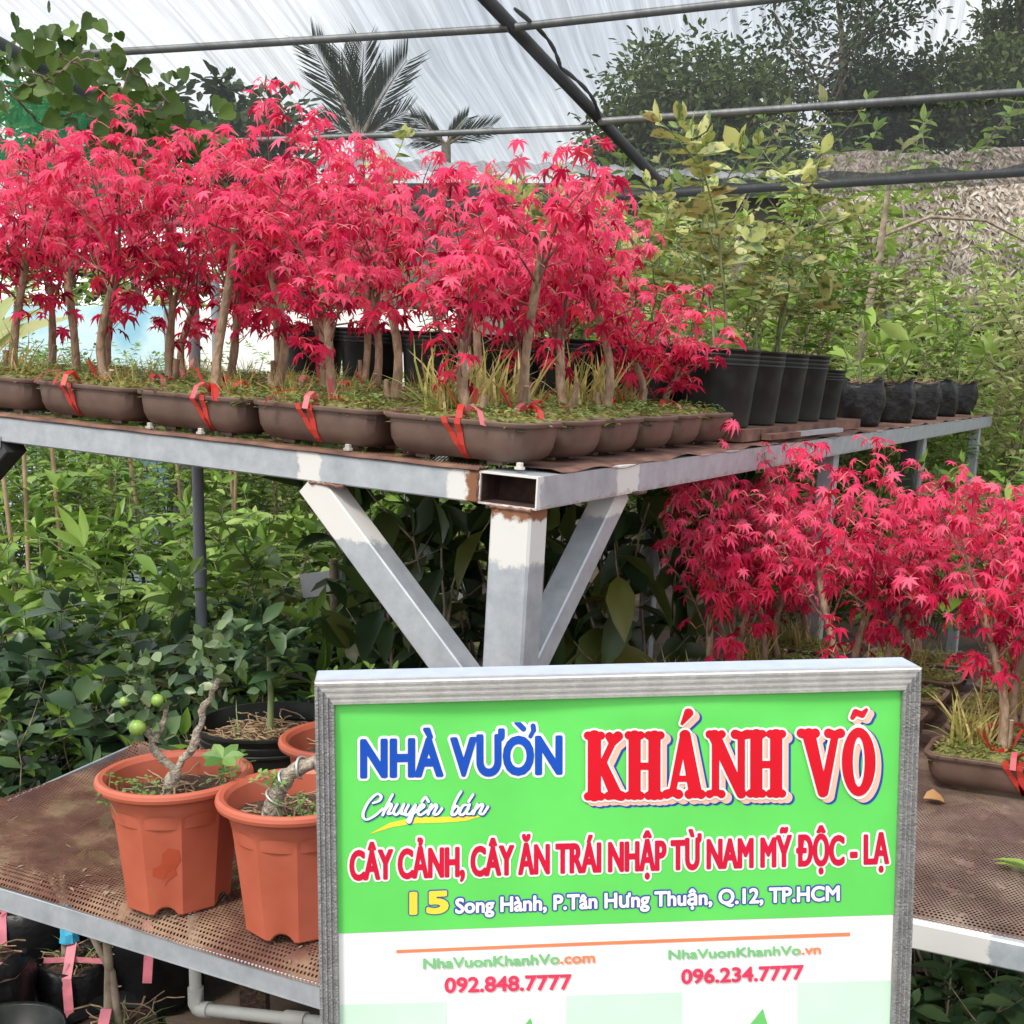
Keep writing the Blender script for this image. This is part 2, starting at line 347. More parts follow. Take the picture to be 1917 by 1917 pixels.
def heart_template():
    pts = [(0,.0),(.18,-.12),(.42,-.02),(.48,.25),(.30,.62),(0,1.0)]
    V = [(x, y, .06*abs(x)*2 - .12*max(y, 0)**2) for x, y in pts] + [(-x, y, .06*abs(x)*2 - .12*max(y, 0)**2) for x, y in pts[1:-1]]
    return np.array(V), [(0,1,2,3,4,5), (0,5,9,8,7,6)]
T_HEART = heart_template()
def rdir(g, tilt): # random direction near up
    a = g.uniform(0, 2*math.pi); s = math.sin(tilt); return Vector((math.cos(a)*s, math.sin(a)*s, math.cos(tilt)))

# ------------------------------------------------------------------ maple in a tray
def rrect(hx, hy, z, c=.3, k=3):
    r = min(hx, hy) * c; pts = []
    for sx, sy, a0 in ((1, 1, 0), (-1, 1, 90), (-1, -1, 180), (1, -1, 270)):
        for i in range(k + 1):
            a = R(a0 + 90 * i / k); pts.append((sx*(hx-r) + math.cos(a)*r, sy*(hy-r) + math.sin(a)*r, z))
    return pts
def tray_mesh():
    m = MB(); prof = [(.102,.044,.006),(.114,.054,.008),(.124,.063,.016),(.1305,.069,.03),(.1335,.0715,.05),(.135,.0725,.064),(.1405,.078,.0645),(.1415,.079,.067),(.1415,.079,.071),(.140,.0775,.0725),(.132,.0695,.0725),(.130,.0675,.068),(.128,.0655,.05)]
    m.loft([rrect(x, y, z, .42) for x, y, z in prof])
    for sx in (-1, 1):
        for sy in (-1, 1): m.box(sx*.07-.014, sx*.07+.014, sy*.034-.008, sy*.034+.008, 0, .0075)
    return m.mk('tray', M_tray, False)
def moss_mesh(seed, lush=1.0):
    g = random.Random(seed); m = MB(); nx, ny = 26, 16; V = []; F = []
    ph = [g.uniform(0, 6) for _ in range(6)]
    for j in range(ny + 1):
        for i in range(nx + 1):
            u, v = i/nx*2 - 1, j/ny*2 - 1
            e = (1 - abs(u)**5) * (1 - abs(v)**5)
            z = .058 + .019*e + .004*math.sin(u*5 + ph[0])*math.sin(v*4 + ph[1]) + g.uniform(-.003, .004)*e
            V.append((u*.132, v*.0695, z))
    for j in range(ny):
        for i in range(nx): a = j*(nx+1) + i; F.append((a, a+1, a+nx+2, a+nx+1))
    m.add(V, F, 0)
    def top(x, y): u, v = x/.132, y/.0695; return .060 + .019*(1-abs(u)**5)*(1-abs(v)**5)
    A = []; B = []
    for _ in range(int(330*lush)):
        x, y = g.uniform(-.135, .135), g.uniform(-.073, .073)
        p = (x, y, top(max(-.131, min(.131, x)), max(-.069, min(.069, y))) + g.uniform(-.002, .006)); d = rdir(g, g.uniform(.9, 1.75)); A.append(frame(p, d, (0, 0, 1), g.uniform(.008, .02)))
    for _ in range(int(60*lush)):
        x, y = g.uniform(-.12, .12), g.uniform(-.06, .06); p = Vector((x, y, top(x, y) + g.uniform(.004, .016)))
        B.append(frame(p, rdir(g, 1.4), rdir(g, .4), g.uniform(.012, .022)))
    m.inst(T_LEAF, A, 1); m.inst(T_CLOVER, B, 2)
    return m.mk('moss', [M_moss, M_weed, M_clover])
def weed_mesh(seed, n, L):
    g = random.Random(seed); m = MB(); A = []
    for c in range(4):
        cx, cy = g.uniform(-.1, .1), g.uniform(-.05, .05); k = int(n * g.uniform(.1, .5))
        for _ in range(k):
            d = rdir(g, g.uniform(.05, .75)); A.append(frame((cx + g.gauss(0, .012), cy + g.gauss(0, .008), .066), d, rdir(g, 1.4), L*g.uniform(.4, 1), g.uniform(.8, 1.7)))
    m.inst(T_BLADE, A)
    return m.mk('weeds', M_grass)
def maple_mesh(seed, H=.45, Ht=.2, lean=(0, 0), shoots=9, spread=.13, dens=1.0, rt=.009):
    g = random.Random(seed); tr = MB(); br = MB(); lf = MB(); pe = br
    z0 = .06; path = []; n = 10; bx = g.uniform(-.02, .02); by = g.uniform(-.02, .02)
    for i in range(n):
        q = i/(n-1); path.append((lean[0]*q + bx*math.sin(q*4.5), lean[1]*q + by*math.sin(q*3.7), z0 + Ht*q))
    tr.tube(path, [rt*(1.45 if i == 0 else 1.15 if i == 1 else 1.0 - .12*i/(n-1) + g.uniform(-.12, .12)) for i in range(n)], 9, capmi=1)
    if g.random() < .8: # second stub
        tr.tube([(0, 0, z0), (g.choice((-1, 1))*.014, .004, z0 + .03), (g.choice((-1, 1))*.016, .006, z0 + g.uniform(.04, .075))], [rt*.9, rt*.8, rt*.65], 8, capmi=1)
    R1 = []; R2 = []
    def leaf(p, out, young):
        out = Vector((out.x, out.y, 0))
        if out.length < 1e-4: out = Vector((g.uniform(-1, 1), g.uniform(-1, 1), 0))
        out.normalize(); a = g.gauss(0, .5); out = Vector((out.x*math.cos(a) - out.y*math.sin(a), out.x*math.sin(a) + out.y*math.cos(a), 0))
        lp = g.uniform(.014, .034); q = p + out*lp*.85 + Vector((0, 0, lp*g.uniform(.1, .7)))
        br.tube([p, p + (q - p)*.5 + Vector((0, 0, .002)), q], .0006, 3, mi=1, cap=False)
        d = out + Vector((0, 0, -g.uniform(0, 1.6))); nrm = Vector((g.gauss(0, .3), g.gauss(0, .3), 1)) + out*.4
        (R2 if young else R1).append(frame(q, d, nrm, g.uniform(.022, .040)*(.85 if young else 1.0), g.uniform(.8, 1.05)))
    def shoot(p, dirn, L, r, lvl):
        k = max(3, int(L/.035)); pts = [p.copy()]; d = dirn.normalized()
        for i in range(k):
            d = (d + Vector((g.gauss(0, .13), g.gauss(0, .13), .10))).normalized(); pts.append(pts[-1] + d*(L/k))
        br.tube(pts, [r*(1 - .75*i/k) for i in range(k+1)], 5, cap=False)
        az = g.uniform(0, 3.14)
        for i in range(1, k+1):
            if pts[i].z < z0 + .05 or (i/k < .22 and lvl == 0): continue
            az += 1.57 + g.gauss(0, .3)
            for sgn in (0, math.pi):
                if g.random() < .68*dens:
                    o = Vector((math.cos(az+sgn), math.sin(az+sgn), 0)) + Vector((pts[i].x, pts[i].y, 0))*3
                    leaf(pts[i], o, pts[i].z > z0 + H*.52 and g.random() < .6)
            if lvl == 0 and i/k > .25 and g.random() < .5:
                o = Vector((math.cos(az), math.sin(az), g.uniform(.2, .9))); shoot(pts[i], o, g.uniform(.05, .11), r*.5, 1)
        for _ in range(2): leaf(pts[-1], Vector((g.uniform(-1, 1), g.uniform(-1, 1), 0)), pts[-1].z > z0 + H*.6)
    for s in range(shoots):
        q = g.uniform(.6, 1); i = min(n-2, int(q*(n-1))); p = Vector(path[i]).lerp(Vector(path[i+1]), q*(n-1) - i)
        a = 2*math.pi*s/shoots + g.uniform(-.4, .4); top = z0 + H*g.choice((1, .92, .85, .7, .6, .5)); rr = spread*g.uniform(.25, 1)
        tgt = Vector((lean[0]*1.1 + math.cos(a)*rr, lean[1]*1.1 + math.sin(a)*rr*.8, max(top, p.z + .06))); v = tgt - p
        shoot(p, v + Vector((math.cos(a)*.05, math.sin(a)*.05, -.03)), v.length, g.uniform(.0022, .0034), 0)
    for s in range(2): # low side twigs
        a = g.uniform(0, 6.28); p = Vector(path[4 + s]); shoot(p, Vector((math.cos(a), math.sin(a), .5)), g.uniform(.05, .1), .0014, 1)
    for i, T in enumerate((T_MAPLE, T_MAPLE_C, T_MAPLE_F)): lf.inst(T, R1[i::3], 0); lf.inst(T, R2[i::3], 1)
    return tr.mk('trunk', [M_bark, M_cut], True), br.mk('branches', [M_twig, M_petiole]), lf.mk('foliage', [M_red, M_pink])
def ribbon_mesh(seed):
    g = random.Random(seed); m = MB(); x = g.uniform(-.05, .02); y = -.0735
    def strip(pts, w, mi=0, side=Vector((1, 0, 0))):
        V = []
        for p in pts: V += [Vector(p) - side*w/2, Vector(p) + side*w/2]
        m.add(V, [(2*i, 2*i+1, 2*i+3, 2*i+2) for i in range(len(pts)-1)], mi)
    for off, sl in ((0, .035), (.026, .008)):
        strip([(x+off, -.05, .074), (x+off, -.0805, .0735), (x+off+sl*.1, -.0805, .064), (x+off+sl*.35, y-.001, .05), (x+off+sl*.7, -.0715, .03), (x+off+sl, -.0655, .0155), (x+off+sl, -.055, .0075)], .0115)
    for k in range(g.randint(1, 3)):
        a = g.uniform(-1.2, 1.2); L = g.uniform(.04, .1); c = Vector((x + .015, -.045, .077)); d = Vector((math.sin(a), -.55, .12)); s = d.cross(Vector((0, .3, 1))).normalized()
        strip([c, c + d*L*.4 + Vector((0, 0, .015)), c + d*L*.8 + Vector((0, 0, .004)), c + d*L + Vector((0, 0, -.02))], .011, g.choice((0, 1)), s)
    ring = [Vector((math.cos(a)*.0155, math.sin(a)*.0155, .082)) for a in np.linspace(0, 6.3, 10)]
    strip(ring, .01, 0, Vector((0, 0, 1)))
    for k in range(g.randint(1, 3)):
        a = g.uniform(0, 6.28); c = Vector((math.cos(a)*.02, math.sin(a)*.02, .075)); d = Vector((math.cos(a)*.5, math.sin(a)*.5, .8)); strip([c, c + d*.03, c + d*.055], .009, g.choice((0, 1)), Vector((math.sin(a), -math.cos(a), 0)))
    return m.mk('ribbon', [M_ribbon, M_ribbonp])
TRAY = tray_mesh(); MOSS = [moss_mesh(100+i, 1) for i in range(4)]; WEED = [weed_mesh(200+i, n, L) for i, (n, L) in enumerate(((34, .07), (70, .12), (20, .06), (90, .15)))]; RIB = [ribbon_mesh(300+i) for i in range(5)]
MAPLES = {}
def maple_protos(key, specs): MAPLES[key] = [maple_mesh(*s) for s in specs]
maple_protos('tall', [(i*17+3, .52 + .03*(i % 3), .20 + .05*(i % 4), ((i % 3 - 1)*.035, 0), 9, .125, 1.0) for i in range(7)])
maple_protos('mid', [(i*13+71, .40 + .03*(i % 3), .17 + .045*(i % 4), ((i % 3 - 1)*.035, .01), 9, .125, 1.0) for i in range(6)])
maple_protos('short', [(i*11+151, .29 + .02*(i % 2), .13 + .03*(i % 3), (.015*(i % 2), 0), 8, .11, 1.0) for i in range(4)])
def place_maple(M, key, i, label, group, rot, sc=1.0, ribbon=None, weed=None):
    o = empty('potted_maple', M, label, 'maple tree', group)
    link('tray', TRAY, o); link('moss', MOSS[i % 4], o)
    t, b, f = MAPLES[key][i % len(MAPLES[key])]
    L = Matrix.Rotation(rot, 4, 'Z') @ Matrix.Diagonal((1, 1, sc, 1))
    link('trunk', t, o, L); link('branches', b, o, L); link('foliage', f, o, L)
    if ribbon is not None: link('ribbon', RIB[ribbon % 5], o)
    tag(link('weeds', WEED[(i*3 + 1 if weed is None else weed) % 4], o), kind='stuff')
    return o

# ------------------------------------------------------------------ shrubs
def shrub_mesh(seed, h, spread, nstem, T, L, gap, mat, smat, r=.005, droop=.3, start=.25, pair=True, bare=0, branchy=.35, sx=1.0):
    g = random.Random(seed); st = MB(); lf = MB(); A = []
    def run(p, d, ln, r0, lvl):
        k = max(3, int(ln/.07)); pts = [p]
        for i in range(k):
            d = (d + Vector((g.gauss(0, .12), g.gauss(0, .12), .05))).normalized(); pts.append(pts[-1] + d*(ln/k))
        st.tube(pts, [r0*(1 - .7*i/k) for i in range(k+1)], 5, cap=False)
        s = start*ln if lvl == 0 else .02; az = g.uniform(0, 6)
        while s < ln:
            i = min(k-1, int(s/ln*k)); q = pts[i].lerp(pts[i+1], s/ln*k - i); az += 2.4 if not pair else 1.57
            for sg in ((0, math.pi) if pair else (0,)):
                dd = (pts[i+1] - pts[i]).normalized(); o = Vector((math.cos(az+sg), math.sin(az+sg), 0)); dr = o + dd*.5 + Vector((0, 0, -droop*g.uniform(0, 2)))
                A.append(frame(q, dr, Vector((g.gauss(0, .35), g.gauss(0, .35), 1)), L*g.uniform(.6, 1.15), sx))
            if lvl == 0 and g.random() < branchy: run(q, Vector((math.cos(az), math.sin(az), g.uniform(.3, 1.2))).normalized(), ln*g.uniform(.2, .45), r0*.5, 1)
            s += gap*g.uniform(.7, 1.4)
        for _ in range(3): A.append(frame(pts[-1], rdir(g, g.uniform(.3, 1.2)), rdir(g, 1), L*g.uniform(.5, .9), sx))
    for s in range(nstem):
        a = 2*math.pi*s/nstem + g.uniform(-.6, .6); q = g.uniform(.2, 1); d = Vector((math.cos(a)*spread*q, math.sin(a)*spread*q, h*g.uniform(.75, 1)))
        run(Vector((math.cos(a)*.02, math.sin(a)*.02, 0)), d, d.length, r, 0)
    lf.inst(T, A)
    return st.mk('stem', smat, True), lf.mk('foliage', mat, True)
def pinnate_mesh(seed, h, mat):
    """shrub with feathered leaves: leaflets in pairs along arching rachises"""
    g = random.Random(seed); st = MB(); A = []
    for s in range(4):
        a0 = 1.57*s + g.uniform(-.4, .4); top = Vector((math.cos(a0)*.12, math.sin(a0)*.12, h*g.uniform(.5, .9))); st.tube([(0, 0, 0), top*.5, top], [.007, .005, .003], 5, cap=False)
        for k in range(7):
            a = g.uniform(0, 6.28); p = top*g.uniform(.45, 1); el = g.uniform(-.1, .9); d = Vector((math.cos(a), math.sin(a), el)).normalized(); L = g.uniform(.2, .34); pts = [p]
            for i in range(9): d = (d + Vector((0, 0, -.09))).normalized(); pts.append(pts[-1] + d*L/9)
            st.tube(pts, .0016, 4, cap=False)
            for i in range(1, 10):
                sd_ = d.cross(Vector((0, 0, 1))).normalized()
                for sg in (-1, 1): A.append(frame(pts[i], sd_*sg + d*.5 + Vector((0, 0, g.uniform(-.2, .2))), Vector((g.gauss(0, .2), g.gauss(0, .2), 1)), g.uniform(.05, .075)))
    lf = MB(); lf.inst(T_OVAL, A)
    return st.mk('stem', M_gstem, True), lf.mk('foliage', mat, True)
SH = {
 'dark': [shrub_mesh(400+i, .62, .26, 7, T_OVAL, .085, .05, G_dark, M_stem, .005, .25, .2) for i in range(4)],
 'mid': [shrub_mesh(420+i, .72, .25, 7, T_LEAF, .085, .05, G_mid, M_stem, .005, .3, .2) for i in range(4)],
 'light': [pinnate_mesh(440+i, .75, G_light) for i in range(3)] + [pinnate_mesh(446, .7, G_yel)],
 'fine': [shrub_mesh(450+i, .8, .28, 8, T_LEAF, .05, .032, G_light if i % 2 else G_mid, M_stem, .004, .2, .15, branchy=.5) for i in range(4)],
 'big': [shrub_mesh(470+i, .72, .16, 3, T_BIG, .17, .085, G_big, M_stem, .007, .8, .38, False, branchy=.2) for i in range(4)],
 'tall': [shrub_mesh(490+i, 1.45, .4, 6, T_LEAF, .085, .055, (G_yel, G_light, G_yel, G_light)[i], M_stem, .008, .3, .2, branchy=.45) for i in range(4)],
 'var': [shrub_mesh(510+i, .66, .10, 3, T_OVAL, .10, .036, G_var, M_gstem, .006, .15, .3, False, branchy=.3) for i in range(3)],
 'lance': [shrub_mesh(530+i, .6, .2, 5, T_LANCE, .15, .06, G_mid, M_gstem, .005, .35, .15, False) for i in range(3)],
 'paddle': [shrub_mesh(550+i, .26, .10, 3, T_BIG, .17, .09, G_light, M_gstem, .006, .1, .4, False, branchy=0) for i in range(3)],
 'twig': [shrub_mesh(560+i, .34, .12, 4, T_LEAF, .05, .03, G_mid, M_stem, .004, .2, .15, branchy=.5) for i in range(3)],
}
NSH = {k: 0 for k in SH}
def shrub(kind, loc, label, group, sc=1.0, rot=None, name='garden_shrub', cat='shrub', parent=None, sz=None):
    i = NSH[kind]; NSH[kind] += 1
    st, lf = SH[kind][i % len(SH[kind])]; r = rng.uniform(0, 6.28) if rot is None else rot
    M = Matrix.Translation(loc) @ Matrix.Rotation(r, 4, 'Z') @ Matrix.Diagonal((sc, sc, sz or sc, 1))
    if parent is None:
        o = empty(name, M, label, cat, group); link('stem', st, o); link('foliage', lf, o); return o
    link('stem', st, parent, M); link('foliage', lf, parent, M)
# ================================================================== SETTING
g = random.Random(5)
def ground():
    m = MB(); n = 60; V = []; F = []
    for j in range(n+1):
        for i in range(n+1):
            u, v = i/n*2-1, j/n*2-1; x = 70*u*abs(u); y = 20 + 90*v*abs(v)
            V.append((x, y, .03*math.sin(x*1.3)*math.sin(y*1.1) - .02))
    for j in range(n):
        for i in range(n): a = j*(n+1)+i; F.append((a, a+1, a+n+2, a+n+1))
    m.add(V, F); tag(m.obj('ground', M_ground), kind='structure')
ground()

# ---- shade roof: net on a tube frame, low at the back, high over the viewer
P0 = at_y(1600, 350, 6.0); PX = Vector((.966, -.259, 0)); PR = Vector((-.473, -.847, .24)).normalized()
PN = PX.cross(PR).normalized(); PY = PN.cross(PX).normalized()
RM = Matrix((PX, PY, PN)).transposed().to_4x4(); RM.translation = P0; RMI = RM.inverted()
def rp(px, py): return RMI @ at_pl(px, py, P0, PN)
roof = empty('shade_roof', RM, 'grey shade net stretched over thin steel tubes above the plants', 'shade roof')
b0, b1 = rp(330, 285), rp(0, 105); sl = (b1.x - b0.x) / (b1.y - b0.y)
def xl(y): return b0.x + sl*(y - b0.y)
e0, e1 = rp(1250, 370), rp(1917, 330); esl = (e1.y - e0.y) / (e1.x - e0.x)
def ye(x): return e0.y + esl*(x - e0.x)
YN = max(rp(0, -50).y, rp(958, -50).y, rp(1917, -50).y) + .05
m = MB(); nx, ny = 40, 30; V = []; F = []
for j in range(ny+1):
    for i in range(nx+1):
        q = j/ny; xa = xl(0 + q*YN); x = xa + (6 - xa)*i/nx; y = ye(x) + (YN - ye(x))*q
        V.append((x, y, .03 - .035*abs(math.sin(y*2.2)) + .01*math.sin(x*3 + y)))
for j in range(ny):
    for i in range(nx): a = j*(nx+1)+i; F.append((a, a+1, a+nx+2, a+nx+1))
m.add(V, F); m.obj('net', M_net, roof, True)
def bar(name, a, b, r, mat, ext0=0, ext1=0, dz=-.02):
    a = Vector(a); b = Vector(b); d = (b-a).normalized(); a = a - d*ext0; b = b + d*ext1; a.z += dz; b.z += dz
    m = MB(); m.tube([a, a.lerp(b, .33), a.lerp(b, .66), b], r, 8); return m.obj(name, mat, roof, True)
bar('purlin', rp(45, 116), rp(950, 62), .016, M_ltmetal, 0, 0); bar('purlin', rp(965, 60), rp(1500, 2), .016, M_ltmetal, 0, 2)
bar('purlin', rp(590, 266), rp(1105, 247), .015, M_ltmetal, 1.5, 0); bar('purlin', rp(1120, 236), rp(1917, 181), .017, M_ltmetal, 0, 1)
bar('edge_tube', e0, e1, .022, M_dkmetal, 6.0, 2)
bar('rafter', rp(890, 0), rp(1140, 260), .026, M_dkmetal, 2, .6, -.045); bar('rafter', b1, b0, .03, M_dkmetal, 1.6, 1.2, -.05)
bar('rafter', rp(2300, 0), rp(2100, 330), .026, M_dkmetal, 1, .2, -.045)
# loose cord of bunched net along the middle rafter
m = MB(); pa, pb = rp(962, 30), rp(1122, 232); pts = []
for i in range(25):
    q = i/24; p = pa.lerp(pb, q); p.x += .035*abs(math.sin(q*6.3)); p.z -= .03; pts.append(p)
m.tube(pts, [.006 + .004*abs(math.sin(i*2.1)) for i in range(25)], 6); m.obj('net_cord', M_dkmetal, roof, True)
m = MB(); V = []; n = 70
for i in range(n+1):
    x = -5 + 9*i/n; w = .035 + .02*math.sin(i*1.7) + g.uniform(-.012, .012); V += [(x, ye(x) - .022, -.01), (x, ye(x) - .028 + .01*math.sin(i), -.04 - w)]
m.add(V, [(2*i, 2*i+1, 2*i+3, 2*i+2) for i in range(n)]); m.obj('net_hem', netmat('net_hem_weave', (.06, .065, .07), .7, .95, (20, 20, 20)), roof)
# green side curtain below the left rafter
m = MB(); V = []; n = 24; A = RM @ rp(-300, -60); Bv = RM @ b0
for i in range(n+1):
    for j in range(9):
        p = A.lerp(Bv, i/n); q = j/8; zb = 1.5 + .42*p.y*.36
        V.append((p.x + .03*math.sin(i*1.3+j*.4) - .10*q, p.y + .04*math.sin(i*.9), p.z - .06 + (zb - p.z)*q))
for i in range(n):
    for j in range(8): a = i*9+j; m.F.append((a, a+1, a+10, a+9)); m.M.append(0)
m.V = V; tag(m.obj('netting_curtain', M_gnet, None, True), 'green netting curtain hanging under the left roof tube', 'netting')

# ---- grey pipe post and a lower bar
p = at_y(373, 1000, 3.45); p.z = 0
o = empty('support_post', Matrix.Translation(p), 'grey plastic pipe post with a joint, standing among the bushes', 'post')
m = MB(); m.tube([(0, 0, 0), (.0, 0, 1), (0, 0, 1.9)], .0165, 14); m.obj('pipe', M_pvc, o, True)
m = MB(); m.tube([(0, 0, .93), (0, 0, 1.055)], .0185, 14); m.obj('coupling', M_pvc, o, True)
m = MB(); m.tube([(0, 0, 0), (0, 0, .2)], .05, 12); m.obj('footing', basic('white_footing', (.5, .5, .48), .8, scale=20), o, True)
p = at_y(412, 925, 6.9); m = MB(); m.tube([(0, 0, -.9), (0, 0, 1.2)], .026, 10)
tag(m.obj('support_post', M_pvc, None, True, Matrix.Translation(p)), 'thinner grey post just right of the pipe post, half hidden', 'post')
p = at_y(402, 900, 6.6); m = MB(); m.box(-.022, .022, -.012, .012, -1.0, .08)
tag(m.obj('wooden_stake', basic('orange_wood', (.42, .20, .08), .7, scale=20), None, False, Matrix.Translation(p)), 'orange wooden stake beside the thin grey post', 'stake')

# ---- walls and roofs far behind
def wall_panel(name, x0, x1, y, z0, z1, mat, label, cat, rz=0, extra=None):
    o = empty(name, Matrix.Translation(((x0+x1)/2, y, 0)) @ Matrix.Rotation(rz, 4, 'Z'), label, cat); w = (x1-x0)/2
    m = MB(); m.box(-w, w, -.03, .03, z0, z1); m.obj('panel', mat, o)
    m = MB(); k = max(2, int(w*2/1.2))
    for i in range(k+1): x = -w + 2*w*i/k; m.box(x-.025, x+.025, -.045, -.031, z0, z1)
    m.obj('batten', M_ltmetal, o); return o
M_blue = basic('blue_wall_paint', (.25, .48, .60), .7, scale=1.6, col2=(.55, .72, .80), ramp=(.4, .55))
M_white = basic('white_wall_paint', (.80, .80, .78), .7, scale=2, var=.04)
wall_panel('painted_wall', -5.2, -2.35, 8.6, 0, 2.06, M_blue, 'low pale blue painted wall behind the left maples', 'wall')
wall_panel('painted_wall', -2.3, -.3, 8.3, 0, 2.02, M_white, 'bright white wall panel behind the middle maples', 'wall')
M_corr = basic('corrugated_roof', (.30, .31, .33), .6, scale=5, col2=(.42, .43, .45))
def shed():
    o = empty('storage_shed', Matrix.Translation((-.3, 11.5, 0)), 'low grey metal roofed shed behind the maples, seen through the net', 'shed')
    m = MB(); V = []; n = 80
    for i in range(n+1):
        x = -2.2 + 5.2*i/n; z = .018*math.sin(i*1.9); V += [(x, -1.2, 3.30 + z - .10*(x+2.2)/5.2), (x, 1.0, 3.78 + z - .10*(x+2.2)/5.2)]
    m.add(V, [(2*i, 2*i+2, 2*i+3, 2*i+1) for i in range(n)]); m.obj('roof', M_corr, o)
    m = MB(); m.box(-2.0, 2.8, -.9, -.82, 0, 3.16); m.obj('wall', basic('dark_shed_wall', (.10, .095, .085), .85, scale=3, col2=(.2, .19, .17)), o)
    m = MB(); m.box(-2.2, 3.0, -1.22, -1.16, 3.05, 3.17); m.obj('fascia', M_dkmetal, o)
shed()
M_thatch = basic('thatch', (.13, .095, .07), .95, scale=26, col2=(.42, .35, .29), bump=1, bscale=60, stretch=(1.6, 1, .7))
M_straw = leafmat('thatch_straw', [(.14, .115, .09), (.26, .22, .18), (.40, .36, .30), (.47, .43, .38)], .1, .9, .1)
def hut():
    o = empty('thatched_hut', Matrix.Translation((4.0, 9.6, 0)) @ Matrix.Rotation(R(-8), 4, 'Z'), 'hut with a thick pale brown thatched roof at the right edge behind the bushes', 'hut')
    m = MB(); rings = []
    for i in range(21):
        x = -1.55 + 6.5*i/20; k = .03*math.sin(i*1.7); rings.append([(x, -1.3, 1.92+k), (x, -1.25, 2.1+k), (x, .25, 3.36+k), (x, 1.8, 2.1+k), (x, 1.8, 1.92)])
    m.loft(rings, cap0=True, cap1=True); rf = m.obj('roof', M_thatch, o)
    m = MB(); A = []
    for _ in range(16000):
        u = g.uniform(-1.6, 4.9); q = g.random(); p = (u, -1.27 + 1.52*q + g.uniform(-.02, .02), 2.08 + 1.28*q + g.uniform(0, .035)); A.append(frame(p, Vector((g.gauss(0, .55), -1, -.78 + g.uniform(-.15, .5))), Vector((g.gauss(0, .5), -.64, .77)), g.uniform(.04, .11), g.uniform(.6, 1.3)))
    m.inst(T_LANCE, A); m.obj('straw', M_straw, rf)
    m = MB(); m.box(-1.2, 4.6, -.7, -.62, 0, 2.05); m.obj('wall', basic('hut_wall', (.12, .11, .10), .9, scale=4, col2=(.24, .22, .2)), o)
    for i in range(5):
        m = MB(); m.tube([(-1.3 + 1.45*i, -1.05, 0), (-1.3 + 1.45*i, -1.05, 1.98)], .05, 8); m.obj('post', M_stem, o, True)
hut()
def chain_fence():
    o = empty('chain_link_fence', Matrix.Translation((3.55, 8.0, 0)), 'grey chain-link fence with a low concrete curb at the right behind the seedlings', 'fence')
    m = MB(); m.box(-1.1, 2.4, -.1, .1, 0, 1.38); m.obj('curb', basic('concrete', (.28, .27, .25), .9, scale=6, var=.2), o)
    m = MB()
    for i in range(58):
        x = -1.1 + 3.5*i/58
        for s in (-1, 1): m.tube([(x, 0, 1.38), (x + s*.62, 0, 2.0)], .004, 3, cap=False)
    m.obj('wire_mesh', M_ltmetal, o)
    for i in range(3):
        m = MB(); m.tube([(-1.1 + 1.7*i, .02, 0), (-1.1 + 1.7*i, .02, 2.03)], .03, 8); m.obj('post', M_ltmetal, o, True)
    m = MB(); m.tube([(-1.1, .02, 2.0), (2.4, .02, 2.0)], .022, 8); m.obj('rail', M_ltmetal, o, True)
chain_fence()

# ---- trees seen through the net
def tree(px, py, y, rx, rz, label, seed, name='broadleaf_tree', n=2600, L=.13, mat=None, gap=0, trunk_r=.09, group=None, squash=1, cat='tree'):
    """crown centred on photo pixel (px,py) at distance y, half sizes rx, rz in metres"""
    g = random.Random(seed); c = at_y(px, py, y)
    o = empty(name, Matrix.Translation((c.x, c.y, 0)), label, cat, group); h = c.z
    st = MB(); lf = MB(); A = []
    st.tube([(0, 0, 0), (g.uniform(-.1, .1), 0, h*.45), (g.uniform(-.1, .1), 0, h), (0, 0, h + rz*.5)], [trunk_r, trunk_r*.8, trunk_r*.5, trunk_r*.2], 8)
    cl = []
    for k in range(max(10, int(n/70))):
        while True:
            v = Vector((g.uniform(-1, 1), g.uniform(-1, 1), g.uniform(-1, 1)))
            if .25 < v.length < 1: break
        if gap and g.random() < gap: continue
        p = Vector((v.x*rx, v.y*rx*squash, h + v.z*rz)); cl.append(p)
        if k % 3 == 0: b = Vector((0, 0, h - rz*g.uniform(.2, .9))); st.tube([b, b.lerp(p, .5) + Vector((0, 0, -.05)), p], [trunk_r*.3, trunk_r*.2, .01], 5, cap=False)
    per = int(n / max(1, len(cl)))
    for p in cl:
        s = g.uniform(.14, .3)*(rx+rz)*.5
        for _ in range(per):
            q = p + Vector((g.gauss(0, s*.55), g.gauss(0, s*.55), g.gauss(0, s*.42))); d = (q - p)*1.2 + Vector((g.gauss(0, .1), g.gauss(0, .1), g.gauss(-.03, .1))); A.append(frame(q, d if d.length > 1e-3 else (0, 0, 1), rdir(g, g.uniform(0, 1.2)), L*g.uniform(.6, 1.2)))
    lf.inst(T_TREE, A)
    st.obj('trunk', M_stem, o, True); lf.obj('crown', mat or G_tree, o); return o
G_tree2 = leafmat('tree_leaf_dark', [(.035, .06, .022), (.06, .10, .035), (.10, .15, .05)], .2, .5)
tree(1290, 245, 12.5, .95, .95, 'round bushy dark green tree behind the net, right of the middle roof tube', 1, n=15000, L=.085)
tree(1560, 60, 13.2, 1.15, 1.0, 'tall thin feathery tree with bare twigs, behind the net in the upper right', 2, 'feathery_tree', n=3400, L=.085, gap=.35, trunk_r=.05, mat=G_tree2)
tree(1480, 270, 13.4, .8, .75, 'sparse tree with thin grey branches, left of the wide dark tree behind the net', 12, 'feathery_tree', n=2400, L=.08, gap=.3, trunk_r=.04, mat=G_tree2)
tree(1655, 220, 13.6, .72, .62, 'wide dark tree in the middle of the right half behind the net', 3, n=9000, L=.08, mat=G_tree2)
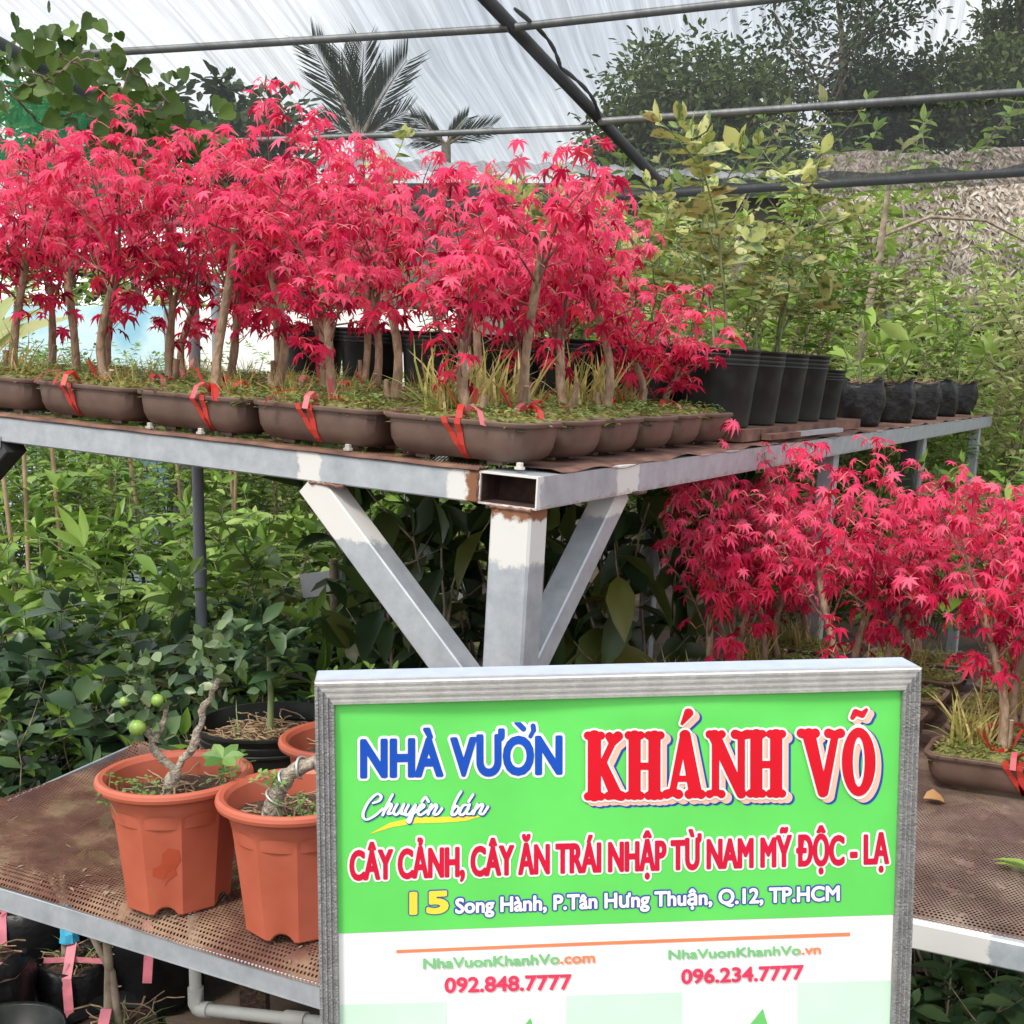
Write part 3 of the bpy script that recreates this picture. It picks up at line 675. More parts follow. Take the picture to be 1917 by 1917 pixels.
tree(1850, 200, 12.8, .75, .65, 'large dark tree at the right edge behind the net', 4, n=9500, L=.085)
tree(1900, 60, 13.8, .42, .7, 'tall leafy tree reaching the top right corner behind the net', 5, n=4500, L=.085)
tree(1180, 320, 13.0, .55, .4, 'low dark bushy tree left of the round bushy tree, behind the net', 6, n=3400, L=.08, mat=G_tree2)
tree(1440, 365, 12.2, 1.15, .45, 'dark low thicket of branches under the round tree, above the roof edge', 7, n=9500, L=.08, mat=G_tree2, name='dense_thicket', cat='thicket')
tree(1800, 330, 12.6, 1.0, .3, 'dark thin branches in front of the thatch, just above the roof edge', 8, n=1800, L=.07, mat=G_tree2, name='dense_thicket', cat='thicket', gap=.3)
tree(440, 290, 10.5, .75, .55, 'dark shady tree behind the left maples, under the vine', 9, n=2600, L=.13, mat=G_tree2)
tree(120, 250, 12.0, .8, .75, 'leafy tree at the left edge behind the green netting', 10, n=2400, L=.14, mat=G_mid)
tree(250, 430, 11.5, 1.3, .6, 'broad dark tree low behind the left maples', 11, n=2400, L=.14, mat=G_tree2)
def palm(px, py, y, fr, label, seed):
    g = random.Random(seed); c = at_y(px, py, y); o = empty('palm_tree', Matrix.Translation((c.x, c.y, 0)), label, 'palm')
    m = MB(); m.tube([(0, 0, 0), (.03, 0, c.z*.5), (0, 0, c.z)], [.07, .06, .05], 8); m.obj('trunk', M_gnarl, o, True)
    for az, el, L, ll in fr:
        st = MB(); A = []; d = Vector((math.cos(R(az))*math.cos(R(el)), math.sin(R(az))*math.cos(R(el)), math.sin(R(el)))); p = Vector((0, 0, c.z)); pts = [p]; n = 22
        for i in range(n): d = (d + Vector((0, 0, -.022))).normalized(); p = p + d*L/n; pts.append(p)
        st.tube(pts, [.022*(1 - .85*i/n) for i in range(n+1)], 5, cap=False)
        s = d.cross(Vector((.1, 1, .1))).normalized()
        for i in range(3, n+1):
            for k in (0, .5):
                q = pts[i-1].lerp(pts[i], k); dd = (pts[i] - pts[i-1]).normalized()
                for sg in (-1, 1): A.append(frame(q, dd*1.0 + s*sg*.62 + Vector((0, 0, g.uniform(-.15, .1))), s.cross(dd), ll*g.uniform(.8, 1.1)*(1.05 - .6*abs(i/n - .45)), .16))
        st.inst(T_LANCE, A, 1); st.obj('frond', [M_stem, G_palm], o)
palm(672, 268, 12.5, [(70, 84, 1.0, .40), (178, 70, 1.05, .42), (4, 66, .95, .40), (160, 42, .5, .3), (14, 45, .6, .3), (172, 82, .9, .36)], 'palm with upright feathery fronds behind the net, left of the middle', 3)
palm(835, 272, 13.5, [(178, 50, .45, .25), (5, 35, .55, .25), (20, 60, .4, .2), (160, 25, .4, .2)], 'small palm with short low fronds behind the net, right of the tall palm', 4)
# vine on the roof, upper left
def vine():
    g = random.Random(21); o = empty('climbing_vine', None, 'climbing vine with big heart-shaped leaves trailing over the left end of the net', 'vine'); st = MB(); A = []
    runs = [[(0, 60), (60, 60), (130, 10), (180, 0)], [(0, 40), (60, 110), (130, 130), (200, 150), (330, 130)], [(130, 0), (170, 60), (190, 80), (240, 90), (290, 95)], [(100, 130), (160, 160), (230, 170), (300, 180), (350, 165)], [(170, 140), (240, 190), (330, 200), (390, 190)], [(60, 20), (110, 60), (90, 100)], [(205, 170), (225, 100), (240, 20)], [(255, 120), (300, 90), (245, 30)], [(280, 130), (340, 200), (420, 215)]]
    for rn in runs:
        P = [RM @ (rp(*q) + Vector((0, -g.uniform(0, .1), g.uniform(.14, .26)))) for q in rn]; Q = []
        for i in range(len(P)-1):
            for k in range(6): Q.append(P[i].lerp(P[i+1], k/6) + Vector((g.gauss(0, .01), g.gauss(0, .01), g.gauss(0, .012))))
        st.tube(Q + [P[-1]], .005, 5, cap=False)
        for q in Q:
            if g.random() < .55:
                A.append(frame(q + Vector((g.gauss(0, .06), g.gauss(0, .06), g.gauss(0, .05))), (g.gauss(0, .8), g.gauss(0, .5), g.uniform(-1, .3)), (g.gauss(0, .5), -1, g.uniform(-.3, .8)), g.uniform(.055, .105)))
    for cx, cy, k in ((85, 25, 12), (110, 55, 10), (150, 65, 8), (15, 60, 10), (40, 95, 9), (85, 100, 8), (160, 25, 6), (215, 55, 9), (240, 85, 7), (195, 95, 6), (25, 30, 6), (130, 100, 7), (300, 130, 8), (330, 100, 4)):
        for _ in range((k + 1)//2):
            c = RM @ (rp(cx + g.gauss(0, 16), cy + g.gauss(0, 14)) + Vector((0, 0, g.uniform(.02, .1)))); A.append(frame(c, (g.gauss(0, .6), g.gauss(0, .5), g.uniform(-1, .2)), (g.gauss(0, .6), -1, g.uniform(-.2, .9)), g.uniform(.04, .09)))
    # thick mat where the vine hangs off the roof
    for _ in range(60):
        c = RM @ (rp(g.gauss(300, 80), g.gauss(205, 28)) + Vector((0, 0, g.uniform(.04, .22)))); A.append(frame(c, (g.gauss(0, .6), g.gauss(0, .5), g.uniform(-1, .2)), (g.gauss(0, .5), -1, g.uniform(-.2, .9)), g.uniform(.06, .12)))
    st.obj('stem', M_stem, o); lf = MB(); lf.inst(T_HEART, A); lf.obj('foliage', G_vine, o)
vine()
# banana at the far left
def banana():
    g = random.Random(4); c = at_y(-95, 560, 5.2); o = empty('banana_plant', Matrix.Translation((c.x, c.y, 0)), 'banana plant with broad yellow-green blades at the left edge', 'banana plant')
    m = MB(); m.tube([(0, 0, 0), (0, 0, 1.6)], [.07, .05], 10); m.obj('stem', M_gstem, o, True)
    A = []
    for a, el, L in ((20, 62, .5), (70, 65, .6), (160, 50, .5), (5, 52, .55), (100, 70, .5)):
        d = Vector((math.cos(R(a))*math.cos(R(el)), math.sin(R(a))*math.cos(R(el)), math.sin(R(el)))); A.append(frame((0, 0, 1.5), d, (0, -.5, 1), L, .8))
    lf = MB(); lf.inst(leaf_template(.38, .06, .45), A); lf.obj('blade', G_yel, o, True)
banana()

# ================================================================== BENCHES
O = at_y(1008, 889, 1.9); RZ = R(-29.3); TILT = R(3.7)
BM = Matrix.Translation(O) @ Matrix.Rotation(RZ, 4, 'Z')              # level frame: -X runs back left, +Y back right
BT = BM @ Matrix.Rotation(TILT, 4, 'Y')
def onb(x, y, z=0.0, rz=0): return BT @ Matrix.Translation((x, y, z)) @ Matrix.Rotation(rz, 4, 'Z')
def onl(x, y, z=0.0, rz=0): return BM @ Matrix.Translation((x, y, z - O.z)) @ Matrix.Rotation(rz, 4, 'Z')   # z = height over ground
bench = empty('plant_bench', BT, 'tall steel plant bench with diagonal braces carrying the trays of red maples', 'bench')
def hollow(m, x0, x1, y0, y1, z0, z1, t, mi=0, mo=1):
    """open box tube running along y with wall t"""
    for a in ((x0, x1, z0, z0+t), (x0, x1, z1-t, z1), (x0, x0+t, z0+t, z1-t), (x1-t, x1, z0+t, z1-t)): m.box(a[0], a[1], y0, y1, a[2], a[3], mi)
    m.box(x0+t, x1-t, y0+.06, y0+.064, z0+t, z1-t, mo)  # added dark plate standing for the shade deep in the tube
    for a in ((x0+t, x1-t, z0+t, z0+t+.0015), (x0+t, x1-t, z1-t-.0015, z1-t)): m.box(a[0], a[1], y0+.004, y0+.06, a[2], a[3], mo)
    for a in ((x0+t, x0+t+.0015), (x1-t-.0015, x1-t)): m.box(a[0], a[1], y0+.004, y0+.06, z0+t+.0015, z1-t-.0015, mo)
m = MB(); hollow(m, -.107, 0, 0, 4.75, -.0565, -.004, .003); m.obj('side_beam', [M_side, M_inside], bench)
m = MB(); m.beam((-2.0, .0265, -.031), (-.1075, .0265, -.031), .049, .051); m.obj('front_beam', M_front, bench)
m = MB()
for y in (1.0, 2.0, 3.0, 4.0): m.beam((-1.95, y, -.031), (-.1075, y, -.031), .04, .045)
m.obj('cross_beam', M_steel, bench); m = MB(); m.beam((-1.97, .055, -.031), (-1.97, 4.7, -.031), .05, .05); m.obj('back_beam', M_steel, bench)
def leg(x, y, w, z1, mat, d=None):
    m = MB(); m.beam((x, y, -O.z - .1), (x, y, z1), w, d or w, up=Vector((0, 1, 0)), bev=.004); return m.obj('leg', mat, bench)
leg(-.047, .031, .074, -.0572, M_leg, .06)
leg(-1.75, .031, .07, -.057, M_steel); leg(-.05, 1.92, .05, -.057, M_steel); leg(-.05, 3.1, .06, -.057, M_dkmetal); leg(-.05, 3.25, .05, -.057, M_steel); leg(-.05, 4.6, .05, -.057, M_steel); leg(-.62, 2.0, .045, -.054, M_steel); leg(-1.9, 2.5, .05, -.057, M_steel)
m = MB(); m.beam((-.455, .028, -.058), (-.088, .028, -.40), .055, .05, up=Vector((0, 1, 0))); m.obj('brace', M_braceL, bench)
m = MB(); m.beam((-.05, .40, -.058), (-.05, .068, -.36), .045, .05, up=Vector((1, 0, 0))); m.obj('brace', M_braceR, bench)
m = MB(); m.beam((-1.25, .028, -.058), (-1.69, .028, -.44), .05, .05, up=Vector((0, 1, 0))); m.obj('brace', M_dkmetal, bench)
m = MB(); gw = random.Random(2)
for a, b in (((-.45, .002, -.058), (-.375, .002, -.058)), ((-.0885, .0, -.062), (-.0885, .0, -.0575)), ((-.086, 0, -.0585), (-.008, 0, -.0585)), ((-.085, .001, -.405), (-.085, .001, -.345)), ((.002, .37, -.058), (.002, .43, -.058)), ((-.1085, .001, -.052), (-.1085, .001, -.008))):
    a = Vector(a); b = Vector(b); k = 12; m.tube([a.lerp(b, i/k) + Vector((0, gw.uniform(-.0008, .0008), gw.uniform(-.0012, .0012))) for i in range(k+1)], [gw.uniform(.002, .0042) for i in range(k+1)], 6)
m.obj('weld_bead', M_rust, bench)['kind'] = 'stuff'
m = MB(); m.box(-1.47, -1.25, -.002, .0, -.068, -.045); m.obj('weld_plate', basic('white_primer', (.6, .58, .54), .8, scale=40, var=.12), bench)
# top sheet with a lifted, rusty right edge
def sheet(x0, x1, y0, y1, nx, ny, fz):
    V = []; F = []
    for j in range(ny+1):
        for i in range(nx+1): x = x0 + (x1-x0)*i/nx; y = y0 + (y1-y0)*j/ny; V.append((x, y, fz(x, y)))
    for j in range(ny):
        for i in range(nx): a = j*(nx+1)+i; F.append((a, a+1, a+nx+2, a+nx+1))
    return V, F
m = MB(); m.add(*sheet(-1.99, -.112, .006, 4.7, 40, 80, lambda x, y: .0005 + .0015*math.sin(x*9)*math.sin(y*7))); m.obj('perforated_sheet', M_perfu, bench)
m = MB(); m.add(*sheet(-.111, .002, .075, 4.7, 6, 160, lambda x, y: .0015 + max(0, (x+.06)/.06)*(.003*math.sin(y*13) + .003*math.sin(y*31+1) - .004*(x > -.01)))); m.obj('rusty_edge_sheet', M_rust, bench)
m = MB(); m.add(*sheet(-1.98, -.108, -.003, .012, 80, 2, lambda x, y: .0012 + .0005*math.sin(x*40) - (.005 if y < 0 else 0))); m.obj('rusty_front_edge', M_rust, bench)
for px, py in ((105, 762), (305, 797), (430, 806), (690, 836), (990, 872)):
    n_ = (BT.to_3x3() @ Vector((0, 0, 1))); l = BT.inverted() @ at_pl(px, py, BT @ Vector((0, 0, .006)), n_)
    m = MB(); l.y = max(.010, min(l.y, .03)); m.lathe([(.009, 0), (.009, .004), (.006, .0045), (.006, .010), (.005, .011)], 8, cap1=True, M=Matrix.Translation((l.x, l.y, .002))); m.obj('bolt', M_bolt, bench)

# maples on the bench: 6 columns along the front edge, 6 rows deep
gp = random.Random(77)
for c in range(6):
    for r_ in range(6):
        x = -.178 - .287*c + gp.uniform(-.004, .004); y = .088 + .173*r_ + gp.uniform(-.004, .004)
        if (c == 5 and r_ > 3) or (c, r_) in ((1, 2), (3, 3), (2, 4), (4, 2)): continue
        dist = c*.32 + 0
        key = 'tall' if c >= 3 or (c == 2 and r_ < 5) else 'mid'
        if c <= 1 and r_ >= 4: key = 'short' if (c == 0) else 'mid'
        if c == 0 and r_ == 3: key = 'mid'
        rowt = 'front row' if r_ == 0 else ORD[r_] + ' row back'
        colt = 'in the column at the right edge' if c == 0 else ORD[c] + ' column from the right edge'
        place_maple(onb(x, y, .003), key, c*5 + r_*3 + (c*r_) % 3, f'red maple on the tall bench, {rowt}, {colt}', 'red maples in trays on the tall bench', gp.choice((0, .4, -.5, 3.1, 2.6)), gp.uniform(.82, 1.08), ribbon=(c + r_*2) if r_ == 0 or gp.random() < .4 else None, weed={(0, 0): 3, (0, 3): 3, (0, 4): 3, (0, 1): 3, (1, 0): 0, (5, 0): 1, (4, 0): 1}.get((c, r_), 0 if r_ else 2))

# black pots behind the maples
def black_pot_mesh():
    m = MB(); m.lathe([(.072, 0), (.076, .004), (.0855, .12), (.089, .150), (.0905, .151), (.0905, .154), (.0895, .156), (.0905, .162), (.0905, .165), (.0895, .167), (.091, .173), (.091, .176), (.090, .178), (.0925, .185), (.0945, .186), (.0945, .19), (.090, .19), (.086, .16)], 36); return m.mk('pot', M_black, False)
def soil_mesh(r, z, seed=0, roots=0):
    g = random.Random(seed); m = MB(); n = 20; rings = []
    for k in range(6): rings.append([(r*(1-k/6)*math.cos(2*math.pi*j/n), r*(1-k/6)*math.sin(2*math.pi*j/n), z + .006*k/5 + g.uniform(-.003, .004)) for j in range(n)])
    m.loft(rings, cap0=False, cap1=True)
    for _ in range(roots):
        a = g.uniform(0, 6.28); q = g.uniform(0, r*.9); p = Vector((math.cos(a)*q, math.sin(a)*q, z + .008)); pts = [p]; d = rdir(g, 1.4)
        for i in range(5): d = (d + Vector((g.gauss(0, .5), g.gauss(0, .5), g.gauss(0, .2)))).normalized(); p = p + d*.013; p.z = max(z + .004, min(z + .025, p.z)); pts.append(p.copy())
        m.tube(pts, g.uniform(.0007, .0016), 4, 1, False)
    return m.mk('soil', [M_soil, M_root])
BPOT = black_pot_mesh(); SOIL_B = soil_mesh(.087, .165, 3)
def black_pot(M, kind, label, sc=1.0, psc=1.0, cat='potted plant', group='black ribbed pots on the tall bench'):
    o = empty('potted_shrub', M, label, cat, group); S = Matrix.Diagonal((sc, sc, psc, 1))
    link('pot', BPOT, o, S); link('soil', SOIL_B, o, S); return o
spec = [(-.12, 1.16, 'var', .82, 'nearest black pot right of the maples, with tall cream-edged shrub'), (-.12, 1.37, 'var', .55, 'second black pot right of the maples, low cream-edged leaves'), (-.12, 1.58, 'var', .75, 'third black pot right of the maples, leaning cream-edged shrub'), (-.12, 1.79, 'twig', 1.0, 'fourth black pot right of the maples, dense dark small leaves'), (-.13, 2.02, 'twig', .9, 'fifth and smallest black pot right of the maples')]
for k, (x, y, kd, s, lb) in enumerate(spec):
    o = black_pot(onb(x - .015, y, .0345), kd, lb, 1.03, .98 if k < 4 else .78); shrub(kd, (0, 0, .16), None, None, s, parent=o)
for k in range(6):
    x = -.33 - .21*k; o = black_pot(onb(x, 1.17, .0345), 'var', f'black ribbed pot hidden behind the maple trunks, {ORD[k]} from the right'); shrub('var' if k % 2 == 0 else 'twig', (0, 0, .16), None, None, rng.uniform(.6, .75), parent=o)
for k in range(4):
    x = -.34 - .22*k; o = black_pot(onb(x, 1.45 + .2*(k % 2), .0345), 'var', f'black pot in the rear line behind the maples, {ORD[k]} from the right'); shrub('var', (0, 0, .16), None, None, (.66, .55, .66, .55)[k], parent=o)
# nylon grow bags
def bag_mesh(seed, r=.075, h=.15):
    g = random.Random(seed); m = MB(); n = 22; rings = []; ph = [g.uniform(0, 6) for _ in range(6)]
    for k in range(12):
        q = k/11; z = h*q; rr = r*(.86 + .16*math.sin(q*2.6) - .05*(q > .9))
        rings.append([(rr*(1 + .05*math.sin(3*a + ph[0] + q*3) + .035*math.sin(7*a + ph[1] - q*8) + .02*math.sin(11*a + ph[2] + q*16) + g.uniform(-.012, .012))*math.cos(a), rr*(1 + .05*math.sin(3*a + ph[0] + q*3) + .035*math.sin(7*a + ph[1] - q*8) + g.uniform(-.012, .012))*math.sin(a), z + (.012*math.sin(2*a + ph[3]) + g.uniform(-.004, .004))*(q > .95)) for a in [2*math.pi*j/n for j in range(n)]])
    rings.append([(x*.9, y*.9, h*.93) for x, y, z in rings[-1]]); m.loft(rings); return m.mk('bag', M_bag, True)
BAGS = [bag_mesh(i) for i in range(4)]; SOIL_BAG = soil_mesh(.07, .135, 9, 20)
def grow_bag(M, label, group, sc=1.0, i=0, kind=None, ks=1.0, name='bagged_plant'):
    o = empty(name, M, label, 'bagged plant', group); S = Matrix.Diagonal((sc, sc, sc, 1)); link('bag', BAGS[i % 4], o, S); link('soil', SOIL_BAG, o, S)
    if kind: shrub(kind, (0, 0, .13*sc), None, None, ks, parent=o)
    return o
bl = ['with broad green leaves, nearest the black pots', 'with broad leaves and a red-brown stem, second past the black pots', 'with a slumped empty top, third past the black pots', 'with yellowing leaves, fourth past the black pots', 'at the far end of the tall bench']
for k, (x, y) in enumerate(((-.10, 2.45), (-.10, 2.95), (-.10, 3.45), (-.12, 4.0), (-.12, 4.5))):
    grow_bag(onb(x, y, .003), 'crumpled black bag ' + bl[k], 'black nylon bags on the tall bench', 1.0, k, ('paddle', 'paddle', None, 'twig', 'paddle')[k], .85)
for k in range(8):
    grow_bag(onb(-.38 - .28*(k % 4), 2.4 + .55*(k//4) + .1*(k % 2), .003), f'black bag in the {"nearer" if k < 4 else "farther"} rear line of the tall bench, {ORD[k % 4]} from its edge', 'black nylon bags on the tall bench', 1.0, k, ('twig', 'paddle', 'twig')[k % 3], 1.1)
m = MB(); m.box(-1.55, -.034, 1.065, 2.2, .006, .034); tag(m.obj('plank', M_rust, None, False, BT), 'low rusty board raising the black pots off the bench top', 'board')
m = MB(); m.box(-.012, .012, 0, .23, 0, .014); m.box(-.012, .012, .232, .62, .002, .013, 1)
tag(m.obj('flat_bar', [M_rust, M_steel], None, False, onb(-.018, 1.2, .008, R(-1.5))), 'rusty flat bar lying along the bench edge beside the black pots', 'metal bar')

# ================================================================== LOWER SHELVES
ZL = .69
ls = empty('plant_shelf', onl(0, 0, ZL), 'low perforated rusty shelf at the left carrying the orange pots', 'shelf')
def zls(x, y):
    e = 0
    e += .012*math.exp(-((y + .36)/.03)**2)*.0 - .012*math.exp(-((x + .65)/.35)**2 - ((y - .0)/.2)**2)
    e += .018*max(0, min(1, (-.93 - x)/.17))**2 + .010*math.sin(x*6)*math.exp(-((y+.37)/.06)**2)*.5
    e -= .022*max(0, (-.335 - y)/.045)**2
    e += .03*max(0, (y-.10)/.1)**2
    return e
m = MB(); m.add(*sheet(-1.10, .12, -.38, .20, 70, 44, zls)); m.obj('perforated_sheet', M_perf, ls, True)
m = MB()
for _ in range(260):
    x = g.gauss(-.62, .3); y = g.choice((g.gauss(-.35, .012), g.uniform(-.36, .15)))
    if -1.08 < x < .1 and -.372 < y < .18: d = rdir(g, 1.5); m.inst(T_LANCE, [frame((x, y, zls(x, y) + .002), d, (0, 0, 1), g.uniform(.004, .016), g.uniform(.3, 1.6))])
m.obj('debris', M_floor_litter, ls)['kind'] = 'stuff'
m = MB(); m.beam((-1.11, -.374, -.042), (.14, -.374, -.042), .006, .036, bev=.001); m.beam((-1.11, -.362, -.0605), (.14, -.362, -.0605), .03, .004, bev=.001); m.obj('front_angle', M_shelfbeam, ls)
m = MB(); m.beam((-1.105, -.35, -.03), (-1.105, .19, .015), .006, .036, bev=.001); m.beam((.125, -.35, -.03), (.125, .19, -.03), .006, .036, bev=.001); m.beam((-1.1, .205, .012), (.12, .205, .012), .006, .036, bev=.001); m.obj('edge_angle', M_shelfbeam, ls)
for x, y in ((-1.08, -.34), (.1, -.34), (.1, .18)):
    m = MB(); m.beam((x, y, -ZL - .05), (x, y, -.05), .035, .035, up=Vector((0, 1, 0))); m.obj('leg', M_steel, ls)
rs = empty('plant_shelf', onl(0, 0, ZL), 'low grey-brown perforated shelf at the right under the lower red maples', 'shelf')
m = MB(); m.add(*sheet(-.28, 1.75, .215, 1.86, 70, 60, lambda x, y: .002*math.sin(x*7)*math.sin(y*6) - .006*max(0, (.25-y)/.035)**2)); m.obj('perforated_sheet', M_perfr, rs, True)
m = MB(); m.beam((-.28, .216, -.030), (1.77, .216, -.030), .03, .044, bev=.003); m.obj('front_beam', steel('shelf_front_beam', paint=[(0, .3, .66)], base=(.32, .36, .38), tint=(.48, .52, .54)), rs)
m = MB(); m.beam((-.265, .24, -.03), (-.265, 1.84, -.03), .03, .044); m.beam((1.74, .24, -.03), (1.74, 1.84, -.03), .03, .044); m.beam((-.24, 1.85, -.03), (1.72, 1.85, -.03), .03, .044); m.obj('edge_beam', M_steel, rs)
for x, y in ((-.26, .235), (1.72, .235), (-.26, 1.83), (1.72, 1.83)):
    m = MB(); m.beam((x, y, -ZL - .05), (x, y, -.053), .036, .036, up=Vector((0, 1, 0))); m.obj('leg', M_steel, rs)
k = 0
for r_ in range(5):
    for c in range(6):
        x = -.06 + .315*c + gp.uniform(-.01, .01); y = .90 + .21*r_ + gp.uniform(-.01, .01)
        if x > 1.6: continue
        key = 'tall'
        place_maple(onl(x, y, ZL + .004, gp.uniform(-.05, .05)), key, k*3 + r_, f'red maple on the low right shelf, {ORD[r_] + " row back" if r_ else "front row"}, {ORD[c]} from the left', 'red maples in trays on the low right shelf', gp.choice((0, .5, 2.7, 3.3)), (gp.uniform(.86, 1.0) + (.16 if c == 0 else .13))*(1, .97, .92, .86, .80)[r_], ribbon=k if r_ < 2 else None, weed=3 if r_ == 0 else None); k += 1
# one dry curled leaf and a seed pod on the right shelf
m = MB(); m.inst(leaf_template(.5, .25, .5), [frame((0, 0, .008), (1, .1, .05), (0, -.5, 1), .055, 1.1)]); tag(m.obj('fallen_leaf', leafmat('dry_leaf', [(.38, .2, .07), (.5, .3, .12)], .2), None, True, Matrix.Translation(at_z(1728, 1502, ZL + .004))), 'dry curled orange leaf lying by the maple tray on the right shelf', 'leaf')
m = MB(); m.inst(T_LANCE, [frame((0, 0, .006), (1, -.6, .1), (0, 0, 1), .11, .7), frame((0, .01, .008), (.9, -.8, .3), (0, 0, 1), .09, .7)]); tag(m.obj('fallen_leaf', G_light, None, True, Matrix.Translation(at_z(1862, 1622, ZL + .004))), 'two narrow fresh green leaves lying on the right shelf', 'leaf')

# orange pots
def terra_mesh(Rr=.128, H=.215, n=80, facets=10):
    m = MB(); rings = []
    def ring(rad, z, fac, notch=0):
        o = []
        for j in range(n):
            a = 2*math.pi*j/n; s = 2*math.pi/facets; q = ((a + s/2) % s) - s/2
            f = math.cos(s/2)/math.cos(q); rr = rad*(1 - fac + fac*f*1.012)
            zz = z
            if notch: zz = z + notch*max(0, 1 - ((((a*facets/(2*math.pi)) % 2) - 1)/.32)**2)**.5 if abs(((a*facets/(2*math.pi)) % 2) - 1) < .32 else z
            o.append((rr*math.cos(a), rr*math.sin(a), zz))
        return o
    k = Rr/.128
    for rad, z, fac, nt_ in ((.060, .016, 0, 0), (.078, .014, .6, 0), (.0835, 0, 1, .013), (.0865, .003, 1, .013), (.0875, .02, 1, 0), (.0965, .10, 1, 0), (.103, .155, 1, 0), (.1045, .166, .85, 0), (.1065, .172, .35, 0), (.1075, .177, .05, 0), (.109, .190, 0, 0), (.112, .196, 0, 0), (.121, .1965, 0, 0), (.1275, .2005, 0, 0), (.129, .206, 0, 0), (.1275, .2115, 0, 0), (.1225, .2145, 0, 0), (.115, .213, 0, 0), (.1095, .206, 0, 0), (.107, .19, 0, 0), (.102, .15, 0, 0)):
        rings.append(ring(rad*k, z*H/.215, fac, nt_))
    m.loft(rings, cap0=False); return m.mk('pot', M_terra, False)
TERRA = terra_mesh()
for p in TERRA.polygons: p.use_smooth = True
def setsharp(me, ang=18):
    me.update()
    try: me.set_sharp_from_angle(angle=R(ang))
    except Exception: pass
setsharp(TERRA, 17); setsharp(BPOT, 30)
BPOT.polygons.foreach_set('use_smooth', [True]*len(BPOT.polygons)); setsharp(BPOT, 30)
TRAY.polygons.foreach_set('use_smooth', [True]*len(TRAY.polygons)); setsharp(TRAY, 28)
SOIL_T = soil_mesh(.104, .172, 5, 30)
def clovers(seed, n, r, z, cx=0, cy=0, L=.022, T=T_CLOVER, hh=.05):
    g = random.Random(seed); m = MB(); A = []
    for _ in range(n):
        p = Vector((cx + g.gauss(0, r), cy + g.gauss(0, r), z)); q = p + Vector((g.gauss(0, .015), g.gauss(0, .015), g.uniform(.01, hh))); m.tube([p, q], .0008, 3, 1, False); A.append(frame(q, rdir(g, 1.4), Vector((g.gauss(0, .25), -.35 + g.gauss(0, .25), 1)), L*g.uniform(.7, 1.2)))
    m.inst(T, A); return m
def terra_pot(px, py, label, rot=0, sc=1.0):
    p = at_z(px, py, ZL); l = BM.inverted() @ p
    o = empty('orange_pot', Matrix.Translation((p.x, p.y, ZL + zls(l.x, l.y) + .002)) @ Matrix.Rotation(rot, 4, 'Z') @ Matrix.Diagonal((sc, sc, sc, 1)), label, 'potted plant', 'orange plastic pots on the low shelf')
    link('pot', TERRA, o); link('soil', SOIL_T, o); return o
pot1 = terra_pot(334, 1676, 'orange plastic pot with a fruiting citrus bonsai and a wet stain on its side', .35, .95)
bot = -math.pi/2 + .05 - .35
m = MB(); V = []; n = 36   # damp patch on the front of the pot
cxa, cz = bot + .02, .098
def potr(a, z):
    s = 2*math.pi/10; q = ((a + s/2) % s) - s/2; rad = .0875 + (z - .02)*(.103 - .0875)/.135; return rad*(math.cos(s/2)/math.cos(q)*1.012) + .0006
prof = [(-.010, .052), (-.004, .064), (-.022, .070), (-.021, .082), (-.006, .090), (-.004, .108), (.006, .118), (.021, .115), (.025, .098), (.016, .082), (.018, .072), (.004, .062), (-.003, .052)]
for i, (dx, z) in enumerate(prof): a = cxa + dx/.095; V.append((potr(a, z)*math.cos(a), potr(a, z)*math.sin(a), z))
cc = cxa + .004/.095; V.append((potr(cc, .095)*math.cos(cc), potr(cc, .095)*math.sin(cc), .09)); cc2 = cxa + .002/.095; V.append((potr(cc2, .072)*math.cos(cc2), potr(cc2, .072)*math.sin(cc2), .074))
m.add(V, [(0, 1, 14), (1, 2, 14), (2, 3, 14), (3, 4, 14), (4, 13, 14), (4, 5, 13), (5, 6, 13), (6, 7, 13), (7, 8, 13), (8, 9, 13), (9, 14, 13), (9, 10, 14), (10, 11, 14), (11, 12, 14)]); m.obj('damp_stain', M_terras, pot1)
gg = random.Random(12)
iR = Matrix.Rotation(-.35, 4, 'Z')
def gn(m, pts, r0, r1, mi=0):
    P = [Vector(p) for p in pts]; Q = []; 
    for i in range(len(P)-1):
        for k in range(4): Q.append(P[i].lerp(P[i+1], k/4) + Vector((gg.gauss(0, .0022), gg.gauss(0, .0022), 0)))
    Q.append(P[-1]); n = len(Q); m.tube(Q, [(r0 + (r1-r0)*i/(n-1))*gg.uniform(.85, 1.2) for i in range(n)], 9, mi)
m = MB(); gn(m, [(-.012, -.03, .168), (.0, -.025, .20), (.006, -.02, .225)], .0115, .0105)
gn(m, [(.004, -.02, .215), (-.03, -.02, .262), (-.04, -.02, .30), (-.045, -.02, .345)], .0075, .004); gn(m, [(.006, -.02, .22), (.035, -.018, .262), (.052, -.015, .31), (.068, -.012, .35), (.08, -.012, .375)], .0072, .0042); gn(m, [(-.03, -.02, .27), (-.012, -.02, .30), (-.004, -.02, .33)], .006, .003)
m.obj('trunk', M_gnarl, pot1, True, iR)
m = MB(); A = []
for cx, cz_, n, s in ((-.045, .375, 34, .026), (-.035, .315, 22, .026), (.078, .395, 40, .028), (-.01, .33, 14, .026), (.07, .43, 14, .018)):
    for _ in range(n):
        c = Vector((cx + gg.gauss(0, s*.8), -.018 + gg.gauss(0, s), cz_ + gg.gauss(0, s))); A.append(frame(c, rdir(gg, gg.uniform(.3, 2)), rdir(gg, 1.0), gg.uniform(.022, .036)))
